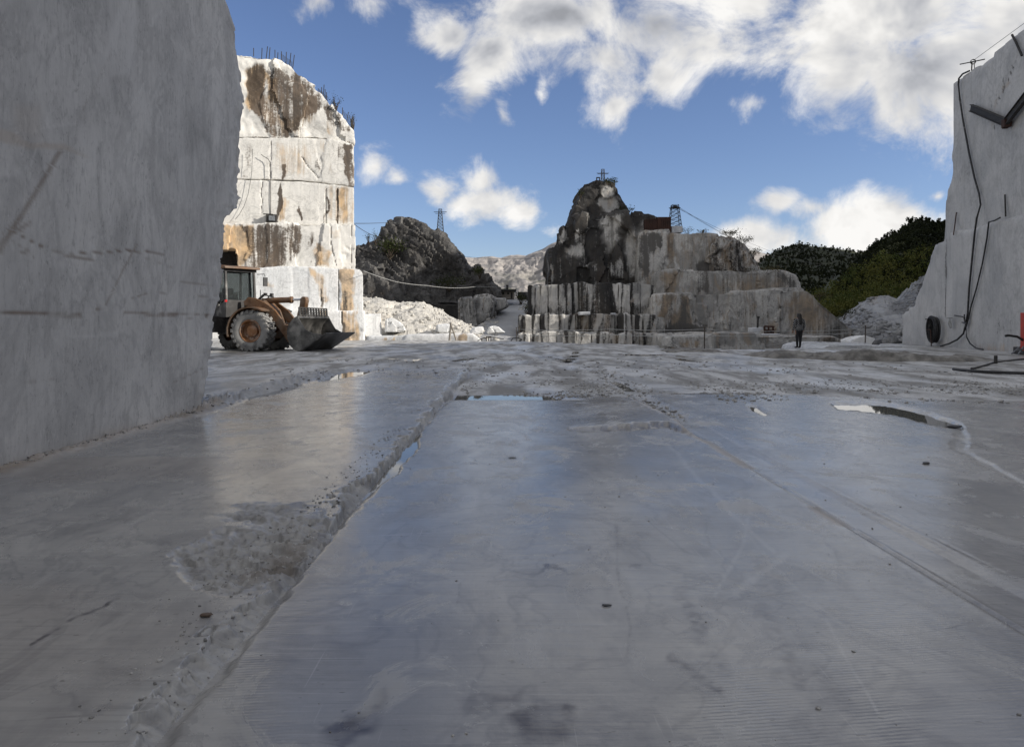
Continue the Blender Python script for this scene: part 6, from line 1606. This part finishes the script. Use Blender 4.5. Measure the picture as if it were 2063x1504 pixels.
# broken wire-mesh fence standing on the pillar's sloping top
mf = thing('mesh_fence', 'ragged dark rod-and-mesh fence on the sloping top of the marble pillar', 'fence', plane_pt(600, 150, plt(-.5)))
for (x, yb, yt, ln) in ((511, 111, 97, 0), (527, 117, 97, 1), (536, 117, 94, 3), (542, 117, 96, 2), (554, 120, 101, 0), (559, 120, 106, 1), (567, 123, 104, 0), (576, 128, 105, 1), (583, 134, 107, 3), (589, 140, 111, 4), (648, 189, 176, 0), (651, 192, 171, 2), (655, 196, 180, 0), (658, 200, 186, 0), (690, 238, 217, 0), (698, 247, 226, 4), (706, 256, 234, 5), (710, 262, 242, 0)):
    MB().tube([plane_pt(x, yb + 3, plt(-.5)), plane_pt(x + ln, yt, plt(-.5))], .035, 5).build('rod', M_IRON, mf)
for (xa, ya, xb, yb, hgt) in ((566, 123, 589, 140, 14), (690, 238, 712, 264, 16), (640, 186, 660, 204, 8)):
    ms = MB()
    for k in range(9):
        f = k / 8
        x, y = xa + (xb - xa) * f, ya + (yb - ya) * f
        ms.tube([plane_pt(x, y, plt(-.5)), plane_pt(x + 2.5, y - hgt, plt(-.5))], .012, 4)
    for k in range(6):
        g = hgt * k / 5
        ms.tube([plane_pt(xa, ya - g, plt(-.5)), plane_pt(xb, yb - g, plt(-.5))], .012, 4)
    ms.build('wire_mesh', M_IRON, mf)


# ------------------------------------------------------------------ loose stones, gravel, rubble
def stone_mesh(name, seed, sub=1):
    bm = bmesh.new(); bmesh.ops.create_icosphere(bm, subdivisions=sub, radius=1.0)
    r = random.Random(seed)
    for v in bm.verts: v.co *= r.uniform(.72, 1.2)
    ax = (r.uniform(.8, 1.3), r.uniform(.7, 1.1), r.uniform(.45, .8))
    for v in bm.verts: v.co = Vector((v.co.x * ax[0], v.co.y * ax[1], v.co.z * ax[2]))
    V = np.array([v.co[:] for v in bm.verts]); Fc = np.array([[v.index for v in f.verts] for f in bm.faces]); bm.free()
    return V, Fc
def chip_mesh(seed):
    r = random.Random(seed)
    V = np.array([(a, b, c) for c in (-1, 1) for a, b in ((-1, -1), (1, -1), (1, 1), (-1, 1))], float)
    V *= np.array([r.uniform(.75, 1.25), r.uniform(.6, 1.0), r.uniform(.25, .6)])
    V += np.array([[r.uniform(-.3, .3) for _ in range(3)] for _ in range(8)]) * np.array([1, 1, .5])
    Q = [(3, 2, 1, 0), (4, 5, 6, 7), (0, 1, 5, 4), (1, 2, 6, 5), (2, 3, 7, 6), (3, 0, 4, 7)]
    return V, np.array([t for q in Q for t in ((q[0], q[1], q[2]), (q[0], q[2], q[3]))])
STONES = [stone_mesh('s', k, 1) for k in range(3)] + [chip_mesh(k) for k in range(9)]
def scatter(name, pts, sizes, mat, kind='stuff', seed=1, attrs=None):
    rs = np.random.RandomState(seed)
    Vs, Fs, n = [], [], 0
    for p, s in zip(pts, sizes):
        V, Fc = STONES[rs.randint(len(STONES))]
        a = rs.uniform(0, 6.283); ca, sa = math.cos(a), math.sin(a)
        t = rs.uniform(-.5, .5); ct, st = math.cos(t), math.sin(t)
        W = V.copy(); W = np.stack([W[:, 0] * ct + W[:, 2] * st, W[:, 1], -W[:, 0] * st + W[:, 2] * ct], 1)
        W = np.stack([W[:, 0] * ca - W[:, 1] * sa, W[:, 0] * sa + W[:, 1] * ca, W[:, 2]], 1) * s
        Vs.append(W + np.asarray(p)); Fs.append(Fc + n); n += len(V)
    return link(name, np_mesh(name, np.concatenate(Vs), np.concatenate(Fs), False, attrs), mat, None, kind)
M_GRAVEL = simple_mat('grey_gravel', (0.33, 0.32, 0.305), .9, 0, .6, 3.0)
rs = np.random.RandomState(3)
gp, gs = [], []
for n_, xr, yr, sr in ((2100, (-1.0, 2.1), (13.2, 17.5), (.006, .024)), (2600, (2.6, 11.0), (13.6, 17.5), (.006, .026)), (700, (3.5, 9.0), (12.0, 14.2), (.008, .035)), (900, (-6, 12), (17, 26), (.01, .04)), (420, (-4.50, -4.28), (5.2, 11.3), (.005, .018)), (330, (-5.0, -4.2), (10.8, 20), (.006, .03)), (900, (-1.42, -1.12), (2.3, 12.5), (.002, .009)), (420, (-3.9, 5.0), (2.3, 12), (.002, .007)), (220, (-1.55, -1.2), (3.6, 4.7), (.002, .009)), (300, (2.1, 2.5), (10, 20), (.008, .03))):
    x, y = rs.uniform(*xr, n_), rs.uniform(*yr, n_)
    if yr[0] > 13 and yr[0] < 14: y = yr[0] + (y - yr[0]) * rs.uniform(0, 1, n_) ** .6
    keep = fbm2(x, y, .9, .5, 3, 12.0) > .42 if n_ > 600 else np.ones(n_, bool)
    x, y = x[keep], y[keep]
    z, _ = floor_field(x, y)
    s = sr[0] + (sr[1] - sr[0]) * rs.uniform(0, 1, len(x)) ** 3
    gp += list(np.stack([x, y, z + s * .25], 1)); gs += list(s)
tag(scatter('gravel', gp, gs, M_GRAVEL), 'loose grey gravel strewn over the wet floor', 'gravel', kind='stuff')
# a few stones that can be told apart
def stone(px, py, s, label, seed, mat=None, sc=(1, 1, .7)):
    V, Fc = stone_mesh('x', seed, 2)
    p = Vector(G(px, py)); z, _ = floor_field(np.array([p.x]), np.array([p.y]))
    W = V * np.array(sc) * s + np.array([p.x, p.y, max(z[0], -.03) + s * .3])
    o = link('loose_stone', np_mesh('loose_stone', W, Fc, False), mat or M_GRAVEL); tag(o, label, 'stone', 'single loose stones on the floor')
m_dks = simple_mat('dark_wet_stone', (0.075, 0.075, 0.078), .5, 0, .4, 9)
stone(1922, 857, .065, 'dark wet stone lying in the long puddle at the right', 3, m_dks, (1.3, 1, .6))
stone(1222, 1219, .016, 'small brown pebble alone on the bare middle slab', 5, m_dks, (1.5, .8, .5))
stone(1032, 922, .018, 'small flat pebble in the bright reflection on the middle slab', 6, m_dks, (2, 1, .4))
stone(414, 1252, .022, 'brown pebble near the broken edge at lower left', 8, simple_mat('brown_pebble', (0.14, 0.10, 0.075), .8))
stone(1866, 934, .03, 'small dark stone on the wet slab right of the saw kerfs', 9, m_dks)
# mud berm
def berm(name, label, pts, w, h, seed):
    xs = np.linspace(0, 1, 220); k = np.linspace(0, 1, len(pts))
    gx_ = np.interp(xs, k, [p[0] for p in pts]); gy_ = np.interp(xs, k, [p[1] for p in pts])
    G3 = np.array([G(a, b) for a, b in zip(gx_, gy_)])
    v = np.linspace(-1, 1, 41)
    A = np.repeat(G3[:, 0][:, None], 41, 1); B = G3[:, 1][:, None] + v[None, :] * w
    n1 = fbm2(A.ravel(), B.ravel(), .9, .9, 5, seed).reshape(A.shape); n2 = fbm2(A.ravel(), B.ravel(), 4, 4, 4, seed + 3).reshape(A.shape)
    env = np.clip(1 - np.abs(v[None, :] + (n1 - .5)) ** 2, 0, 1) * np.sin(np.pi * np.clip(xs * 1.02, 0.0, 1))[:, None] ** .35
    env = env * ss(1.0, .7, np.abs(v))[None, :]
    Z = -.25 + .22 * ss(0, .12, env) + h * env * (.35 + 1.3 * n1) + .14 * env * (n2 - .5)
    me = np_mesh(name, np.stack([A.ravel(), B.ravel(), Z.ravel()], 1), grid_faces(220, 41), True, {'mud': np.ones(A.size), 'rough': np.ones(A.size)})
    o = link(name, me, M_BERM, None, 'stuff'); tag(o, label, 'mud')
M_BERM = simple_mat('grey_mud', (0.17, 0.16, 0.145), .85, 0, .45, 2.5, ((0.30, 0.29, 0.27), .35), .03)
berm('mud_ridge', 'ridge of grey mud pushed up along the floor before the right wall', [(1500, 718), (1560, 721), (1700, 724), (1850, 726), (2010, 727)], 1.3, .30, 3.0)
berm('mud_ridge', 'short ridge of grey mud at the rim left of the person', [(1335, 707), (1380, 709), (1440, 711), (1475, 713)], 1.2, .20, 7.0)
# boulders on the rubble slope
rb_p, rb_s = [], []
flat = RUB.reshape(-1, 3)
for k in range(1500):
    p = flat[rs.randint(len(flat))]; s = .025 + .20 * rs.rand() ** 6
    rb_p.append(p + np.array([0, 0, s * .15])); rb_s.append(s)
flat = RAMP.reshape(-1, 3)
for k in range(500):
    p = flat[rs.randint(len(flat))]; s = .05 + .3 * rs.rand() ** 4
    if abs((p[0] / p[1] * F + CX) - 1025) < 22: continue
    rb_p.append(p + np.array([0, 0, s * .15])); rb_s.append(s)
n_ = sum(len(STONES[0][0]) for _ in rb_p)
tag(scatter('rubble', rb_p, rb_s, M_RUBBLE, seed=4), 'broken marble rubble on the slope and ramp', 'rubble', kind='stuff')
for k, (q, D, lb) in enumerate((([(776, 668), (778, 645), (786, 640), (796, 643), (812, 655), (818, 667)], 66, 'big wedge-shaped white block at the left of the sunlit rubble'), ([(880, 668), (882, 656), (905, 654), (912, 660), (908, 670)], 66, 'squarish white block on the right of the sunlit rubble'),
                            ([(951, 671), (957, 660), (972, 659), (975, 670)], 62, 'bright squared block at the foot of the ramp'), ([(984, 671), (990, 660), (1003, 658), (1020, 670)], 63, 'pale pointed boulder in the middle of the ramp foot'))):
    o = rock('marble_boulder', q, (0, D, .15), 1.8, .07, M_FRESH, None, amp=.10, freq=.9, cells=16, camp=.1, seed=60 + k, facet=.15, rough_edge=.5, base={'rust': .12}); tag(o, lb, 'boulder')
# scree stones
sp_p, sp_s = [], []
TRACK = [(1806, 598), (1760, 608), (1744, 622), (1770, 636), (1830, 656), (1834, 642), (1792, 628), (1776, 622), (1800, 612), (1824, 602)]
flat = SCR.reshape(-1, 3)
for k in range(3000):
    p = flat[rs.randint(len(flat))]; s = .06 + .45 * rs.rand() ** 6
    if poly_sd(proj(p[None, :]), TRACK)[0] < 4: continue
    sp_p.append(p + np.array([0, 0, s * .1])); sp_s.append(s)
tag(scatter('scree_stones', sp_p, sp_s, M_SCREE, seed=6), 'grey stones and slabs on the scree slope at the right', 'scree', kind='stuff')

# ------------------------------------------------------------------ vegetation
def leaf_mat(name, a, b, tr=.25):
    m, t, bs = new_mat(name)
    co = N(t, 'ShaderNodeTexCoord').outputs['Object']
    n = noise(t, co, .09, 4, .6); n2 = noise(t, co, 1.3, 3, .6)
    c = mixc(t, sstep(t, mth(t, 'ADD', mth(t, 'MULTIPLY', n, .6), mth(t, 'MULTIPLY', n2, .4)), .38, .62), a, b)
    setin(t, bs, 'Base Color', c); setin(t, bs, 'Roughness', .75); setin(t, bs, 'Specular IOR Level', .2)
    tl = N(t, 'ShaderNodeBsdfTranslucent', {'Color': c}); mx = N(t, 'ShaderNodeMixShader', {0: tr, 1: bs.outputs[0], 2: tl.outputs[0]})
    t.links.new(mx.outputs[0], t.nodes['Material Output'].inputs[0])
    return m
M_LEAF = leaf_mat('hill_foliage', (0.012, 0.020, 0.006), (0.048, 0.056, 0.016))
M_LEAF0 = leaf_mat('shaded_scrub', (0.008, 0.012, 0.004), (0.026, 0.031, 0.010))  # shade on the hills put into a darker leaf colour
M_LEAF2 = leaf_mat('sunlit_foliage', (0.05, 0.07, 0.015), (0.13, 0.125, 0.03))  # sunlight on the hill foot put into a yellower, brighter leaf colour
M_DRY = leaf_mat('dry_scrub', (0.045, 0.045, 0.02), (0.13, 0.11, 0.055))
M_TWIG = simple_mat('twig', (0.06, 0.045, 0.03), .9)
def leaves(pts, size, seed, flat=.0):
    """small randomly turned leaf clumps: each point gets one bent quad"""
    rs = np.random.RandomState(seed)
    n = len(pts)
    a = rs.normal(size=(n, 3)); a /= np.linalg.norm(a, axis=1)[:, None]
    b = np.cross(a, rs.normal(size=(n, 3))); b /= np.linalg.norm(b, axis=1)[:, None]
    s = (size * rs.uniform(.5, 1.3, n))[:, None]
    c = np.cross(a, b)
    p = np.asarray(pts)
    V = np.stack([p - a * s * .5, p + b * s * .32 + c * s * .1, p + a * s * .5, p - b * s * .32 + c * s * .1], 1).reshape(-1, 3)
    return V, np.arange(4 * n).reshape(n, 4)
def forest(name, label, H, n, rng, mat, seed, vmin=0.0, vmax=1.0, umin=0., umax=1., leaf=.9, per=26, pxlim=None):
    rs = np.random.RandomState(seed)
    nv, nu, _ = H.shape
    P_ = []
    for k in range(n):
        i = int(nv * (vmin + (vmax - vmin) * rs.rand() ** 1.0)); j = int(nu * (umin + (umax - umin) * rs.rand()))
        p = H[min(i, nv - 1), min(j, nu - 1)] + rs.uniform(-1, 1, 3) * np.array([1.5, 1.5, 0])
        h = rng[0] + (rng[1] - rng[0]) * rs.rand() ** 1.5
        q = rs.normal(size=(per, 3)); q /= np.linalg.norm(q, axis=1)[:, None]
        q *= (rs.rand(per) ** .4)[:, None]
        P_.append(p + np.array([0, 0, h * .55]) + q * np.array([h * .42, h * .42, h * .55]) * rs.uniform(.8, 1.2, 3))
    V, Q = leaves(np.concatenate(P_), leaf, seed + 1)
    return tag(link(name, np_mesh(name, V, Q, False), mat, None, 'stuff'), label, 'woodland', kind='stuff')
forest('woodland', 'scrub woodland on the farther hill at the right, leaf colour darkened for shade', HA, 3400, (.6, 1.9), M_LEAF0, 11, 0, .8, .1, 1, .75, 24)
forest('woodland', 'scrub woodland on the nearer hill at the right, leaf colour darkened for shade', HB, 3400, (.7, 2.3), M_LEAF0, 12, 0, .75, .2, .85, .8, 28)
forest('woodland', 'trees along the foot of the nearer hill, leaf colour yellowed for sunlight', HB, 700, (2.0, 4.8), M_LEAF2, 13, .42, .95, .02, .70, .6, 46)

def bush(px, py, D, h, w, label, mat=M_LEAF, n=260, seed=1, leaf=.16, cat='bush'):
    rs = np.random.RandomState(seed)
    b = np.array(P(px, py, D))
    t = thing('bush', label, cat, tuple(b))
    m = MB(); tips = []
    for k in range(9):
        a = rs.uniform(0, 6.283); r = rs.uniform(.2, 1) * w * .5
        e = b + np.array([math.cos(a) * r, math.sin(a) * r, h * rs.uniform(.55, 1)])
        mid = (b + e) / 2 + rs.uniform(-.1, .1, 3) * h
        m.tube([b - np.array([0, 0, .2]), mid, e], .03 * max(h, .6), 5, .008); tips += [e, (mid + e) / 2]
    m.build('stem', M_TWIG, t)
    tips = np.array(tips)
    p = tips[rs.randint(len(tips), size=n)] + rs.normal(size=(n, 3)) * np.array([w * .13, w * .13, h * .11])
    V, Q = leaves(p, leaf, seed + 5)
    link('foliage', np_mesh('foliage', V, Q, False), mat, t)
bush(1233, 376, 90, 1.1, 1.6, 'small bush leaning from the right of the mound peak', n=220, seed=2)
bush(1225, 371, 91, .7, 1.2, 'low scrub beside the mast on the peak', n=140, seed=3)
bush(1262, 432, 90, 1.0, 1.6, 'low green scrub on the shoulder below the mound peak', n=160, seed=4)
bush(1169, 398, 90, .9, .9, 'tuft of scrub on the left flank of the mound peak', n=110, seed=5)
bush(1385, 471, 87, .8, 1.8, 'bare wiry shrub right of the lattice pylon', M_DRY, 120, 6, .12)
bush(1415, 474, 87, .7, 1.6, 'low dry tuft on the upper bench of the mound', M_DRY, 110, 7)
bush(1468, 480, 87, 1.0, 2.4, 'rounded dry bush at the right end of the upper bench', M_DRY, 520, 8, .13)
bush(1497, 496, 87, 1.1, 2.0, 'taller dry bush behind the sloping end of the upper bench', M_DRY, 460, 9, .13)
bush(1517, 520, 87, 1.1, 1.8, 'dark scrub at the lowest end of the upper bench', M_DRY, 420, 10, .13)
bush(1540, 552, 84, .8, 4.0, 'strip of scrub on the middle bench', M_DRY, 260, 11)
bush(1650, 604, 80.5, .8, 2.0, 'scrub on the right slope of the lowest bench', M_DRY, 200, 12)
bush(1700, 640, 80.5, .9, 2.4, 'scrub near the right foot of the mound', M_LEAF, 220, 13)
bush(744, 492, 112, 1.6, 1.3, 'left one of two thin saplings on the dark hill ridge', M_LEAF, 130, 14, .14)
bush(757, 492, 112, 1.9, 1.4, 'right one of two thin saplings on the dark hill ridge', M_LEAF, 150, 15, .14)
bush(785, 520, 118, 3.4, 5.2, 'dark green bush in the gully of the dark hill', M_LEAF, 620, 16, .35)
bush(905, 585, 116, 2.2, 6.0, 'green scrub low on the right side of the dark hill', M_LEAF, 420, 17, .3)
bush(967, 560, 112, 1.8, 2.4, 'scrub on the small rocky knob left of the far mountains', M_LEAF, 280, 18, .22)
bush(676, 226, 69.5, 1.5, 1.0, 'small dark shrub on the sloping top of the marble pillar', M_LEAF, 160, 19, .12)
bush(711, 262, 68, 1.4, .8, 'wiry tuft at the right end of the pillar top', M_DRY, 110, 20, .10)
bush(1062, 640, 96, 2.0, 2.0, 'dark scrub at the right edge of the ramp top', M_LEAF, 200, 21, .2)
bush(1050, 612, 120, 1.8, 2.6, 'scrub beside the vehicle at the top of the ramp', M_LEAF, 180, 22, .25)
